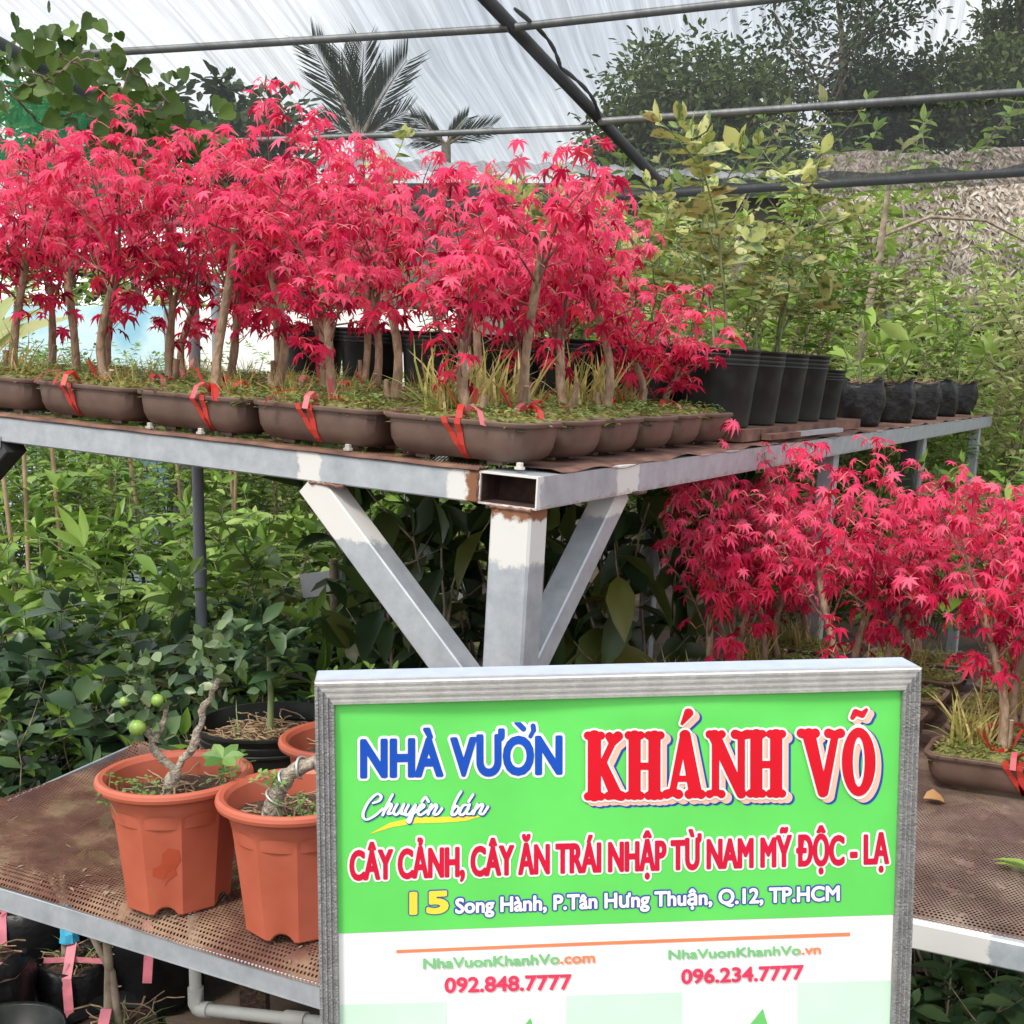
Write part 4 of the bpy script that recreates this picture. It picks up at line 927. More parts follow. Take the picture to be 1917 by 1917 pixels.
m.inst(T_OVAL, A); m.obj('foliage', leafmat('citrus_leaf', [(.045, .09, .03), (.09, .15, .06), (.2, .26, .12)], .2, .35), pot1, True, iR)
for x, z, r in ((-.012, .347, .0105), (-.046, .302, .014), (-.066, .345, .008)):
    m = MB(); m.lathe([(.001, -r), (r*.6, -r*.8), (r*.92, -r*.4), (r, 0), (r*.92, r*.4), (r*.6, r*.8), (.001, r)], 16); m.obj('fruit', M_fruit, pot1, True, iR @ Matrix.Translation((x, -.045, z)))
m = clovers(1, 20, .022, .172, -.055, -.045); m2 = clovers(2, 12, .014, .172, .085, .0, .028, T_CLOVER, .07); m.V_off = len(m.V); o_ = len(m.V); m.V += m2.V; m.F += [tuple(i+o_ for i in f) for f in m2.F]; m.M += m2.M
m.inst(T_OVAL, [frame((.088, -.03, .245), (math.cos(a), math.sin(a)*.6, .25 + .3*math.sin(a)), (0, -.8, 1), .036) for a in np.linspace(0, 6.28, 7)[:-1]]); m.tube([(.085, -.02, .172), (.088, -.03, .245)], .0014, 4, 1)
tag(m.obj('weeds', [M_clover, M_gstem], pot1, False, iR), kind='stuff')
pot2 = terra_pot(562, 1724, 'orange plastic pot with a wired bonsai trunk, half hidden by the sign', .15, .95)
iR = Matrix.Rotation(-.15, 4, 'Z'); m = MB(); tp = [(-.03, -.045, .165), (-.032, -.045, .20), (-.022, -.045, .235), (.005, -.045, .262), (.04, -.045, .278), (.09, -.04, .285)]
gn(m, tp, .014, .009); m.obj('trunk', M_gnarl, pot2, True, iR)
m = MB(); pts = []
for i in range(90):
    q = i/89*4.6; k = min(4, int(q)); p = Vector(tp[k]).lerp(Vector(tp[k+1]), q-k); d = (Vector(tp[k+1]) - Vector(tp[k])).normalized(); s = d.cross(Vector((0, 1, 0))).normalized(); a = i/89*6.28*5.5; pts.append(p + (s*math.cos(a) + Vector((0, 1, 0))*math.sin(a))*.0155)
m.tube(pts, .0022, 5); m.obj('wire', M_wire, pot2, True, iR)
m = clovers(5, 22, .02, .172, .02, -.06, .018); mm = clovers(6, 14, .012, .235, -.035, -.04, .02, T_CLOVER, .02); o_ = len(m.V); m.V += mm.V; m.F += [tuple(i+o_ for i in f) for f in mm.F]; m.M += mm.M; m.obj('weeds', [M_clover, M_gstem], pot2, False, iR)
m = MB(); rr_ = []
for k in range(5): rr_.append([(.045 + .04*math.cos(a)*(1-k/5)*gg.uniform(.85, 1.1), -.05 + .03*math.sin(a)*(1-k/5), .17 + .022*math.sin(k/4*1.5)) for a in np.linspace(0, 6.28, 15)[:-1]])
m.loft(rr_, cap0=False, cap1=True); m.obj('moss', M_moss, pot2, True, iR)
pot3 = terra_pot(655, 1580, 'orange plastic pot behind the wired bonsai, mostly hidden by the sign', .6, .95)
shrub('twig', (0, 0, .17), None, None, .5, parent=pot3)
# wide black pot with a seedling
p = at_z(490, 1500, ZL); bb = empty('wide_black_pot', Matrix.Translation((p.x + .015, p.y + .02, ZL + .005)), 'wide black ribbed pot of bare soil with a thin seedling behind the orange pots', 'potted plant')
m = MB(); m.lathe([(.10, 0), (.112, .006), (.128, .075), (.134, .112), (.137, .113), (.137, .117), (.135, .119), (.139, .129), (.139, .133), (.137, .135), (.142, .147), (.147, .148), (.147, .153), (.140, .153), (.134, .12)], 48); me = m.mk('pot', M_black, True); setsharp(me, 30); link('pot', me, bb)
link('soil', soil_mesh(.134, .118, 31, 140), bb)
m = MB(); m.tube([(0, 0, .118), (.003, 0, .2), (.0, 0, .29)], [.007, .006, .004], 7); m.obj('stem', M_gstem, bb, True)
m = MB(); A = []
for _ in range(60): A.append(frame((gg.gauss(0, .045), gg.gauss(0, .045), .30 + gg.gauss(0, .035)), rdir(gg, gg.uniform(.6, 1.7)), rdir(gg, .6), gg.uniform(.05, .085)))
m.inst(T_LEAF, A); m.obj('foliage', G_dark, bb, True)
m = MB(); m.inst(T_BLADE, [frame((-.045, -.06, .12), (-.15, 0, 1), (0, -1, .2), .085, 1), frame((-.045, -.06, .12), (-.5, .1, 1), (0, -1, .2), .06, 1)]); m.obj('grass_blade', M_clover, bb)

# ---- under the left shelf: bags with tied saplings, a pipe
def ribbon_strip(pts, w, mat, parent, side):
    m = MB(); V = []
    for p in pts: V += [Vector(p) - side*w/2, Vector(p) + side*w/2]
    m.add(V, [(2*i, 2*i+1, 2*i+3, 2*i+2) for i in range(len(pts)-1)]); return m.obj('ribbon', mat, parent)
M_pink = basic('pink_ribbon_plain', (.55, .16, .2), .5, scale=30, var=.2); M_cyan = basic('blue_tape', (.05, .36, .55), .5, scale=60, var=.15)
ub = [(70, 1865, 2.95, 1.7, 'far left under the low shelf, hung with a long pink ribbon'), (135, 1895, 2.75, 1.15, 'under the low shelf with a blue-taped forked stem'), (215, 1990, 2.35, 1.5, 'in front under the low shelf, tied across with pink ribbon'), (285, 1850, 2.9, 1.75, 'under the low shelf with a straight pink ribbon down its side'), (-40, 1960, 2.6, 1.6, 'cut off by the left frame edge under the low shelf')]
for k, (px, py, y, s, lb) in enumerate(ub):
    p = at_y(px, py, y); o = grow_bag(Matrix.Translation((p.x, p.y, 0)) @ Matrix.Rotation(k*.7, 4, 'Z'), 'black nylon bag ' + lb, 'black nylon bags on the ground', s, k)
    z0 = .14*s; Q = Matrix.Rotation(-k*.7, 4, 'Z'); m = MB()
    m.tube([Q @ Vector((-.01, 0, z0)), Q @ Vector((-.005, .0, z0 + .14)), Q @ Vector((-.01, 0, z0 + .22))], [.011, .009, .008], 7); m.tube([Q @ Vector((.012, 0, z0)), Q @ Vector((0, 0, z0 + .12)), Q @ Vector((-.05, .02, z0 + .2))], [.009, .008, .006], 7); m.obj('stem', M_stem, o, True)
    if k != 1 or True:
        xs = (-.03, .02, .0, .03, 0)[k]; rr = .0775*s
        ribbon_strip([Q @ Vector((xs - .01, -.01, z0 + .05)), Q @ Vector((xs, -rr*.9, z0 - .005)), Q @ Vector((xs + .01, -rr*1.1, z0 - .07)), Q @ Vector((xs + .004, -rr*1.1, z0 - .14))], .022, M_pink, o, Q @ Vector((1, 0, 0)))
        ribbon_strip([Q @ Vector((-.05, -.03, z0 + .015)), Q @ Vector((.02, -.035, z0 + .02)), Q @ Vector((.09, -.02, z0 + .008))], .012, M_pink, o, Q @ Vector((0, .3, 1)))
    if k == 1:
        m = MB(); m.tube([Q @ Vector((0, 0, z0 + .05)), Q @ Vector((0, 0, z0 + .07)), Q @ Vector((-.005, 0, z0 + .08)), Q @ Vector((-.005, 0, z0 + .14))], [.024, .021, .016, .014], 8); m.obj('tape', M_cyan, o)
    m = MB(); m.inst(T_BLADE, [frame(Q @ Vector((.03, -.03, z0)), rdir(gg, .9), (0, 0, 1), gg.uniform(.06, .12), .9) for _ in range(14)]); m.obj('weeds', M_clover, o)
p = at_y(367, 1888, 2.4); o = empty('drain_pipe', Matrix.Translation(p), 'pale grey plastic pipe with an elbow under the low shelf', 'pipe'); q = at_y(585, 1912, 2.28) - p
m = MB(); m.tube([(0, 0, .25), (0, 0, .02)], .0125, 12); m.tube([q*.08, q, q*1.3], .0125, 12); m.obj('pipe', M_pvcl, o, True)
m = MB(); m.tube([(0, 0, .045), (0, 0, .012), q*.02 + Vector((0, 0, .003)), q*.055, q*.12], .0165, 12); m.obj('fitting', M_pvcl, o, True); m = MB(); m.tube([q*.78, q*.95], .0165, 12); m.obj('fitting', M_pvcl, o, True)
p = at_y(5, 1935, 2.3); m = MB(); m.lathe([(.10, 0), (.115, .2), (.12, .205), (.12, .215), (.113, .21), (.108, .14), (.02, .14)], 32, cap1=True)
tag(m.obj('empty_pot', M_black, None, True, Matrix.Translation((p.x, p.y, max(0, p.z - .21)))), 'empty grey-black pot at the bottom left corner', 'pot')

# ================================================================== BUSHES
def row(kinds, y, pxs, zb, desc, group, sc=1.0, jit=.12, cat='shrub', name='garden_shrub'):
    n = len(pxs)
    for i, px in enumerate(pxs):
        kd = kinds[i % len(kinds)]; yy = y + rng.uniform(-jit, jit); x = (px - 958.5)/FPX*yy
        shrub(kd, (x, yy, zb), f'{KD[kd]} {desc}, {ORD[i]} from the left', group, sc*rng.uniform(.88, 1.12), name=name, cat=cat)
KD = {'dark': 'dark round-leaved bush', 'mid': 'mid green bush', 'light': 'pale feathered bush', 'fine': 'fine-leaved bush', 'big': 'big-leaved plant', 'tall': 'tall leafy bush', 'var': 'cream-edged bush', 'lance': 'narrow-leaved bush', 'paddle': 'broad-leaved seedling', 'twig': 'low twiggy bush'}
row(['dark', 'dark', 'mid', 'dark'], 3.05, (-60, 40, 130, 215, 300, 400, 490, 590, 690), .12, 'right behind the low left shelf', 'bushes behind the low left shelf', .98)
row(['dark', 'dark', 'lance', 'dark', 'mid'], 3.6, (-80, 30, 140, 250, 360, 470, 570, 680, 780), .12, 'in the second line behind the low left shelf', 'bushes behind the low left shelf', 1.1)
row(['light', 'mid', 'light', 'lance', 'light', 'mid'], 4.3, (-60, 60, 180, 260, 350, 460, 570, 680), .2, 'in the middle of the left bed', 'bushes in the left bed', 1.15)
row(['mid', 'light', 'fine', 'light', 'mid', 'light', 'lance'], 5.2, (-60, 60, 170, 280, 380, 490, 600, 720, 840), .25, 'in the rear of the left bed', 'bushes in the left bed', 1.25)
row(['fine', 'fine', 'mid', 'fine', 'light'], 6.4, (-80, 20, 120, 220, 320, 430, 530, 640, 740, 850, 960), .35, 'far back under the tall bench', 'bushes far back', 1.2)
row(['fine', 'light', 'fine', 'mid'], 7.5, (-60, 60, 180, 300, 420, 540, 660, 780, 900, 1020, 1140), .55, 'in the last line before the painted walls', 'bushes before the painted walls', 1.25)
for i, (px, y) in enumerate(((770, 3.0), (850, 3.3), (1060, 3.1), (1130, 3.35), (1200, 3.2), (905, 3.6), (1000, 3.7), (1100, 3.9), (720, 3.7), (1250, 3.8))):
    x = (px - 958.5)/FPX*y; o = empty('bagged_sapling', Matrix.Translation((x, y, .30)), 'bagged sapling with big drooping leaves under the tall bench, ' + ('leftmost', 'second', 'seventh', 'eighth', 'ninth', 'fifth', 'sixth', 'rear right', 'rear left', 'rightmost')[i], 'sapling', 'big-leaved saplings under the tall bench'); S = Matrix.Diagonal((1.5, 1.5, 1.5, 1))
    link('bag', BAGS[i % 4], o, S); link('soil', SOIL_BAG, o, S); shrub('big', (0, 0, .2), None, None, 1.05, parent=o)
m = MB(); m.add(*sheet(-.55, 1.5, 0, 1.7, 12, 12, lambda x, y: .01*math.sin(x*5)*math.sin(y*4))); m.box(-.55, 1.5, -.05, -.002, -.09, .0)
for x in (-.5, 1.45):
    for y in (.02, 1.65): m.box(x-.03, x+.03, y-.02, y+.03, -.3, -.012)
tag(m.obj('low_table', M_soil, None, False, Matrix.Translation((-.1, 2.7, .29))), 'low earthy table under the tall bench holding bagged saplings', 'table')
gl = random.Random(8); m = MB(); A = []
for _ in range(260): A.append(frame((gl.uniform(-.6, 1.4), gl.uniform(2.72, 4.3), .31 + gl.uniform(0, .02)), rdir(gl, 1.4), rdir(gl, .7), gl.uniform(.06, .12)))
m.inst(T_LEAF, A); tag(m.obj('leaf_litter', leafmat('litter', [(.09, .055, .03), (.2, .13, .06), (.33, .25, .1)], .1, .8)), 'dry leaf litter', 'leaf litter', kind='stuff')
# right side beyond the bench
row(['fine', 'tall', 'fine', 'tall', 'fine'], 6.2, (1290, 1400, 1500, 1600, 1700, 1800, 1910, 2010), .45, 'beyond the tall bench on the right', 'bushes beyond the tall bench', 1.0)
row(['tall', 'fine', 'tall'], 7.2, (1180, 1290, 1400, 1500, 1590, 1690, 1790, 1880, 1980), .3, 'in the rear line before the thatched hut', 'bushes before the hut', 1.2)
row(['tall', 'fine'], 8.6, (1150, 1260, 1360, 1460, 1560, 1650), .6, 'in the farthest line left of the hut', 'bushes before the hut', 1.6)
row(['tall', 'tall', 'fine'], 8.1, (1640, 1740, 1830, 1920, 2010), .6, 'pressed against the hut front', 'bushes before the hut', 1.1)
row(['lance', 'mid', 'lance', 'paddle', 'mid'], 4.6, (1660, 1740, 1810, 1880, 1950, 2020), .55, 'behind the lower right maples', 'bright bushes behind the lower maples', 1.0)
row(['mid', 'fine', 'mid'], 5.4, (1380, 1470, 1560, 1660, 1760, 1860, 1960), .35, 'under the far end of the tall bench', 'bushes under the far bench', .95)
row(['light', 'fine', 'light', 'fine'], 7.9, (20, 110, 170, 250, 330, 430, 520, 600, 690), .95, 'close in front of the painted walls', 'bushes before the painted walls', 1.0)
row(['tall', 'mid', 'tall'], 9.3, (-160, -20, 120, 260, 390, 520), 1.0, 'rising behind the blue wall', 'bushes behind the blue wall', 1.1)
row(['dark', 'big', 'dark'], 2.5, (1750, 1850, 1940), .0, 'in the shade under the right shelf', 'plants under the right shelf', .75)
p = at_y(1645, 480, 6.6); m = MB(); m.tube([(.05, 0, .42), (0, 0, 0), (-.12, 0, -.7), (-.2, .05, -1.9)], [.012, .02, .026, .03], 8); m.tube([(0, 0, .1), (.3, .1, .22), (.6, .1, .20), (.9, .2, .08)], [.012, .01, .008, .005], 6)
tag(m.obj('dead_branch', M_stem, None, True, Matrix.Translation(p)), 'bare leaning pale branch standing before the thatched roof', 'branch')
p = at_y(620, 1090, 4.0); o = empty('name_tag', Matrix.Translation(p), 'white plant name card on a bamboo stick in the left bed', 'name card')
m = MB(); m.box(-.1, .1, -.002, .002, -.04, .04, 0, Matrix.Rotation(R(-8), 4, 'Y') @ Matrix.Rotation(R(0), 4, 'Z')); m.obj('card', basic('card_white', (.6, .6, .66), .7, var=.03), o)
m = MB(); m.tube([(.012, -.02, -1.0), (.012, -.02, .08)], .014, 8); m.obj('stick', M_stem, o, True)
gs = random.Random(3)
for i, (px, y) in enumerate(((115, 5.0), (200, 5.6), (270, 5.4), (340, 6.0), (425, 5.9), (445, 5.9), (510, 6.2), (30, 4.6), (60, 4.9), (590, 6.0))):
    x = (px - 958.5)/FPX*y; m = MB(); t_ = gs.uniform(-.08, .08); m.tube([(0, 0, 0), (t_*.5 + gs.uniform(-.02, .02), 0, .8), (t_, 0, gs.uniform(1.25, 1.5))], .009, 6)
    tag(m.obj('bamboo_cane', basic('bamboo_cane_tan', (.26, .17, .09), .8, scale=20, col2=(.38, .28, .16)) if i == 0 else bpy.data.materials['bamboo_cane_tan'], None, True, Matrix.Translation((x, y, 0))), 'thin tan cane in the left bed, ' + ('second', 'fourth', 'fifth', 'sixth', 'seventh', 'eighth', 'ninth', 'leftmost', 'third', 'rightmost')[i] + ' of ten from the left', 'cane', 'thin canes in the left bed')

# ================================================================== SIGN
YAW = R(5.8); SP = at_y(1155, 1260, 1.33); SM = Matrix.Translation(SP) @ Matrix.Rotation(YAW, 4, 'Z'); SMI = SM.inverted(); SNn = SM.to_3x3() @ Vector((0, -1, 0))
def suv(px, py): l = SMI @ at_pl(px, py, SP, SNn); return l.x, l.z
def wav(x, z): # the sheet is not quite flat
    return -.0016*math.exp(-((z + .045)/.02)**2)*math.sin(x*16 + .6) - .001*math.sin(x*7 + z*5)
sign = empty('shop_sign', SM, 'standing shop sign of green and white print in a ridged aluminium frame', 'sign')
xl_, zt1 = suv(589, 1272); xr_, zt2 = suv(1721, 1252); zt = (zt1 + zt2)/2 + .0005; zb = -(SP.z - .16)
prof = [(0, .045), (0, -.006), (.0015, -.0085), (.004, -.0085), (.005, -.0065), (.0075, -.0065), (.0085, -.0085), (.0105, -.0085), (.0115, -.0065), (.014, -.0065), (.015, -.0085), (.017, -.0085), (.018, -.0065), (.0205, -.0065), (.0215, -.0085), (.0245, -.0085), (.0258, -.006), (.026, .004)]
def corner(t, y): tx = t*.83; return [(xl_+tx, y, zt-t), (xr_-tx, y, zt-t), (xr_-tx, y, zb+t), (xl_+tx, y, zb+t)]
for s in range(4):
    m = MB(); V = []
    for t, y in prof: c = corner(t, y); V += [c[s], c[(s+1) % 4]]
    m.add(V, [(2*i, 2*i+1, 2*i+3, 2*i+2) for i in range(len(prof)-1)]); m.obj('frame_rail', M_alu if s == 0 else M_alu_shaded, sign)
m = MB(); m.box(xl_+.001, xr_-.001, .006, .046, zb, zt+.0006)
m.obj('box_body', basic('sign_box_sheet', (.36, .41, .56), .5, scale=40, var=.05), sign)
m = MB()
for x in (xl_+.03, xr_-.03): m.box(x-.015, x+.015, .008, .04, -SP.z, zb)
m.obj('stand_leg', M_steel, sign)
def M_print(name, c): return basic(name, c, .38, scale=9, var=.055, bump=.03, bscale=900)
K = {'green': M_print('print_green', (.115, .60, .105)), 'white': M_print('print_white', (.80, .80, .78)), 'pale': M_print('print_pale_green', (.55, .74, .60)), 'blue': M_print('print_blue', (.002, .065, .42)), 'red': M_print('print_red', (.60, .001, .014)), 'red2': M_print('print_red_text', (.56, .004, .035)), 'peach': M_print('print_peach', (.80, .50, .38)), 'dkblue': M_print('print_dark_blue', (.01, .06, .36)), 'navy': M_print('print_navy', (.05, .07, .36)), 'yellow': M_print('print_yellow', (.78, .62, .05)), 'lgreen': M_print('print_leaf_green', (.14, .50, .14)), 'orange': M_print('print_orange', (.80, .22, .10)), 'crim': M_print('print_crimson', (.66, .04, .10)), 'grn': M_print('print_url_green', (.17, .48, .19))}
def put(V2, F, off): # px coords -> sign surface
    out = []
    for x, y in V2: u, w = suv(x, y); out.append((u, wav(u, w) - off, w))
    return out, F
def quadgrid(c, nx, ny):
    V = []; F = []
    for j in range(ny+1):
        for i in range(nx+1):
            u, v = i/nx, j/ny; V.append(tuple((c[0][k]*(1-u) + c[1][k]*u)*(1-v) + (c[3][k]*(1-u) + c[2][k]*u)*v for k in (0, 1)))
    for j in range(ny):
        for i in range(nx): a = j*(nx+1)+i; F.append((a, a+nx+1, a+nx+2, a+1))
    return V, F
nxg = 60; m = MB(); V = []; F = []
for j in range(41):
    for i in range(nxg+1):
        x = xl_+.018 + (xr_-xl_-.036)*i/nxg; z = zt-.022 - (zt-.022-zb-.01)*(j/40)**2; V.append((x, wav(x, z), z))
for j in range(40):
    for i in range(nxg): a = j*(nxg+1)+i; F.append((a, a+nxg+1, a+nxg+2, a+1))
m.add(V, F); m.obj('panel', K['white'], sign, True)
def qpart(name, c, mat, off, nx=30, ny=12): m = MB(); m.add(*put(*quadgrid(c, nx, ny), off)); return m.obj(name, mat, sign, True)
qpart('green_field', [(616, 1296), (1698, 1280), (1682, 1711), (630, 1747)], K['green'], .0005, 60, 40)
for c in ([(632, 1880), (836, 1875), (836, 2300), (640, 2320)], [(1060, 1864), (1277, 1858), (1277, 2290), (1060, 2300)], [(1493, 1840), (1690, 1834), (1690, 2290), (1493, 2290)]): qpart('pale_block', c, K['pale'], .0005)
qpart('rule_line', [(742, 1778), (1591, 1745), (1591, 1752), (742, 1784)], K['orange'], .0005, 30, 1)
# ---- lettering from distance fields: gives clean outlines and bold weights
def iso(F_, xs, ys, lev):
    ins = F_ < lev; V = []; P = []; ny, nx = F_.shape
    q4 = ins[:-1, :-1] & ins[:-1, 1:] & ins[1:, :-1] & ins[1:, 1:]; q0 = ins[:-1, :-1] | ins[:-1, 1:] | ins[1:, :-1] | ins[1:, 1:]
    for j in range(ny-1):
        i = 0; rowf = q4[j]
        while i < nx-1:
            if rowf[i]:
                k = i
                while k < nx-1 and rowf[k] and k - i < 24: k += 1
                b = len(V); V += [(xs[i], ys[j]), (xs[k], ys[j]), (xs[k], ys[j+1]), (xs[i], ys[j+1])]; P.append((b, b+1, b+2, b+3)); i = k; continue
            if q0[j, i]:
                cs = [(xs[i], ys[j], F_[j, i]), (xs[i+1], ys[j], F_[j, i+1]), (xs[i+1], ys[j+1], F_[j+1, i+1]), (xs[i], ys[j+1], F_[j+1, i])]; o = []
                for a in range(4):
                    A_, B_ = cs[a], cs[(a+1) % 4]
                    if A_[2] < lev: o.append(A_[:2])
                    if (A_[2] < lev) != (B_[2] < lev): t = (lev - A_[2])/(B_[2] - A_[2]); o.append((A_[0] + (B_[0]-A_[0])*t, A_[1] + (B_[1]-A_[1])*t))
                if len(o) >= 3: b = len(V); V += o; P.append(tuple(range(b, b+len(o))))
            i += 1
    return V, P
def seg(X, Y, a, b, r0, r1=None):
    r1 = r0 if r1 is None else r1; d = (b[0]-a[0], b[1]-a[1]); t = np.clip(((X-a[0])*d[0] + (Y-a[1])*d[1])/(d[0]**2 + d[1]**2 + 1e-9), 0, 1); return np.hypot(X-a[0]-d[0]*t, Y-a[1]-d[1]*t) - (r0 + (r1-r0)*t)
_caps = {}
def font_mesh(s):
    c = bpy.data.curves.new('lettering_source', 'FONT'); c.body = s; c.resolution_u = 4
    o = bpy.data.objects.new('lettering_source', c); COL.objects.link(o); dg = bpy.context.evaluated_depsgraph_get(); me = bpy.data.meshes.new_from_object(o.evaluated_get(dg))
    V = np.array([v.co[:2] for v in me.vertices]); T = []
    me.calc_loop_triangles(); T = np.array([t.vertices[:] for t in me.loop_triangles]); E = {}
    for p in me.polygons:
        for a, b in p.edge_keys: E[(a, b)] = E.get((a, b), 0) + 1
    S = np.array([e for e, n in E.items() if n == 1]); bpy.data.objects.remove(o); bpy.data.curves.remove(c); bpy.data.meshes.remove(me); return V, T, S
CAPH = font_mesh('H')[0][:, 1].max()
def text_field(s, W_, caph, bold, step=.8, pad=10, stretch=True):
    V, T, S = font_mesh(s); x0, x1 = V[:, 0].min(), V[:, 0].max(); ky = (caph - 2*bold)/CAPH; kx = (W_ - 2*bold)/(x1 - x0)
    P = np.stack([(V[:, 0] - x0)*kx + bold, V[:, 1]*ky + bold], 1)
    xs = np.arange(-pad, W_ + pad + step, step); ys = np.arange(P[:, 1].min() - pad, P[:, 1].max() + pad + step, step); D = np.full((len(ys), len(xs)), 1e3); I = np.zeros(D.shape, bool)
    for a, b in S:
        A, B = P[a], P[b]; i0 = max(0, int((min(A[0], B[0]) - pad - xs[0])/step)); i1 = int((max(A[0], B[0]) + pad - xs[0])/step) + 2; j0 = max(0, int((min(A[1], B[1]) - pad - ys[0])/step)); j1 = int((max(A[1], B[1]) + pad - ys[0])/step) + 2
        X, Y = np.meshgrid(xs[i0:i1], ys[j0:j1]); d = B - A; t = np.clip(((X - A[0])*d[0] + (Y - A[1])*d[1])/max(1e-9, d @ d), 0, 1); D[j0:j1, i0:i1] = np.minimum(D[j0:j1, i0:i1], np.hypot(X - A[0] - d[0]*t, Y - A[1] - d[1]*t))
    for tr in T:
        A, B, C = P[tr[0]], P[tr[1]], P[tr[2]]; lo = np.minimum(np.minimum(A, B), C); hi = np.maximum(np.maximum(A, B), C)
        i0 = max(0, int((lo[0] - xs[0])/step)); i1 = int((hi[0] - xs[0])/step) + 2; j0 = max(0, int((lo[1] - ys[0])/step)); j1 = int((hi[1] - ys[0])/step) + 2
        X, Y = np.meshgrid(xs[i0:i1], ys[j0:j1]); f = lambda p, q: (q[0]-p[0])*(Y-p[1]) - (q[1]-p[1])*(X-p[0]); e1, e2, e3 = f(A, B), f(B, C), f(C, A); I[j0:j1, i0:i1] |= ((e1 >= 0) & (e2 >= 0) & (e3 >= 0)) | ((e1 <= 0) & (e2 <= 0) & (e3 <= 0))
    return np.where(I, -D, D), xs, ys
def text(name, s, a, b, caph, bold, fill, outline=None, ow=0, split=None, extra=None):
    """a, b: photo pixels of the baseline's ends"""
    L = math.hypot(b[0]-a[0], b[1]-a[1]); ex = ((b[0]-a[0])/L, (b[1]-a[1])/L); F_, xs, ys = text_field(s, L, caph, bold); m = MB()
    X_, Y_ = np.meshgrid(xs, ys)
    for e in extra or (): F_ = np.minimum(F_, seg(X_, Y_, *e) + bold - e[2])
    def lay(lev, off, mi, sel=None):
        V, P = iso(F_, xs, ys, lev)
        V2 = [(a[0] + x*ex[0] - y*0, a[1] + x*ex[1] - y) for x, y in V]
        if sel: P = [p for p in P if (sum(V[i][0] for i in p)/len(p) < L*split) == (sel == 1)]
        V3, _ = put(V2, P, off); m.add(V3, [tuple(p) for p in P], mi)
    if outline: lay(bold + ow, .0011, 0)
    if split: lay(bold, .0017, 1, 1); lay(bold, .0017, 2, 2)
    else: lay(bold, .0017, 1)
    m.obj(name, [outline or fill, fill, K['orange']], sign)
text('lettering', 'NHÀ VƯON', (674, 1457), (1053, 1450), 74, 3.5, K['blue'], K['white'], 5, extra=(((294, 99), (306, 87), 2.6), ((324, 92), (325, 84), 2.4), ((325, 84), (319, 73), 2.0)))
text('lettering', 'CÂY CẢNH, CÂY ĂN TRÁI NHẬP TỪ NAM MỸ ĐỘC - LẠ', (654, 1648), (1663, 1616), 57, 2.4, K['red2'], K['white'], 4)
text('lettering', '15', (766, 1712), (840, 1709), 43, 3.2, K['yellow'], K['navy'], 2)
text('lettering', 'Song Hành, P.Tân Hưng Thuận, Q.12, TP.HCM', (852, 1710), (1571, 1685), 29, 1.3, K['white'], K['navy'], 2.6)
text('lettering', 'NhaVuonKhanhVo.com', (792, 1813), (1114, 1802), 20, .9, K['grn'], None, 0, .785)
text('lettering', 'NhaVuonKhanhVo.vn', (1251, 1796), (1536, 1785), 18, .8, K['grn'], None, 0, .86)
text('lettering', '092.848.7777', (832, 1858), (1070, 1852), 29, 1.3, K['crim'])
text('lettering', '096.234.7777', (1275, 1842), (1504, 1833), 28, 1.3, K['crim'])
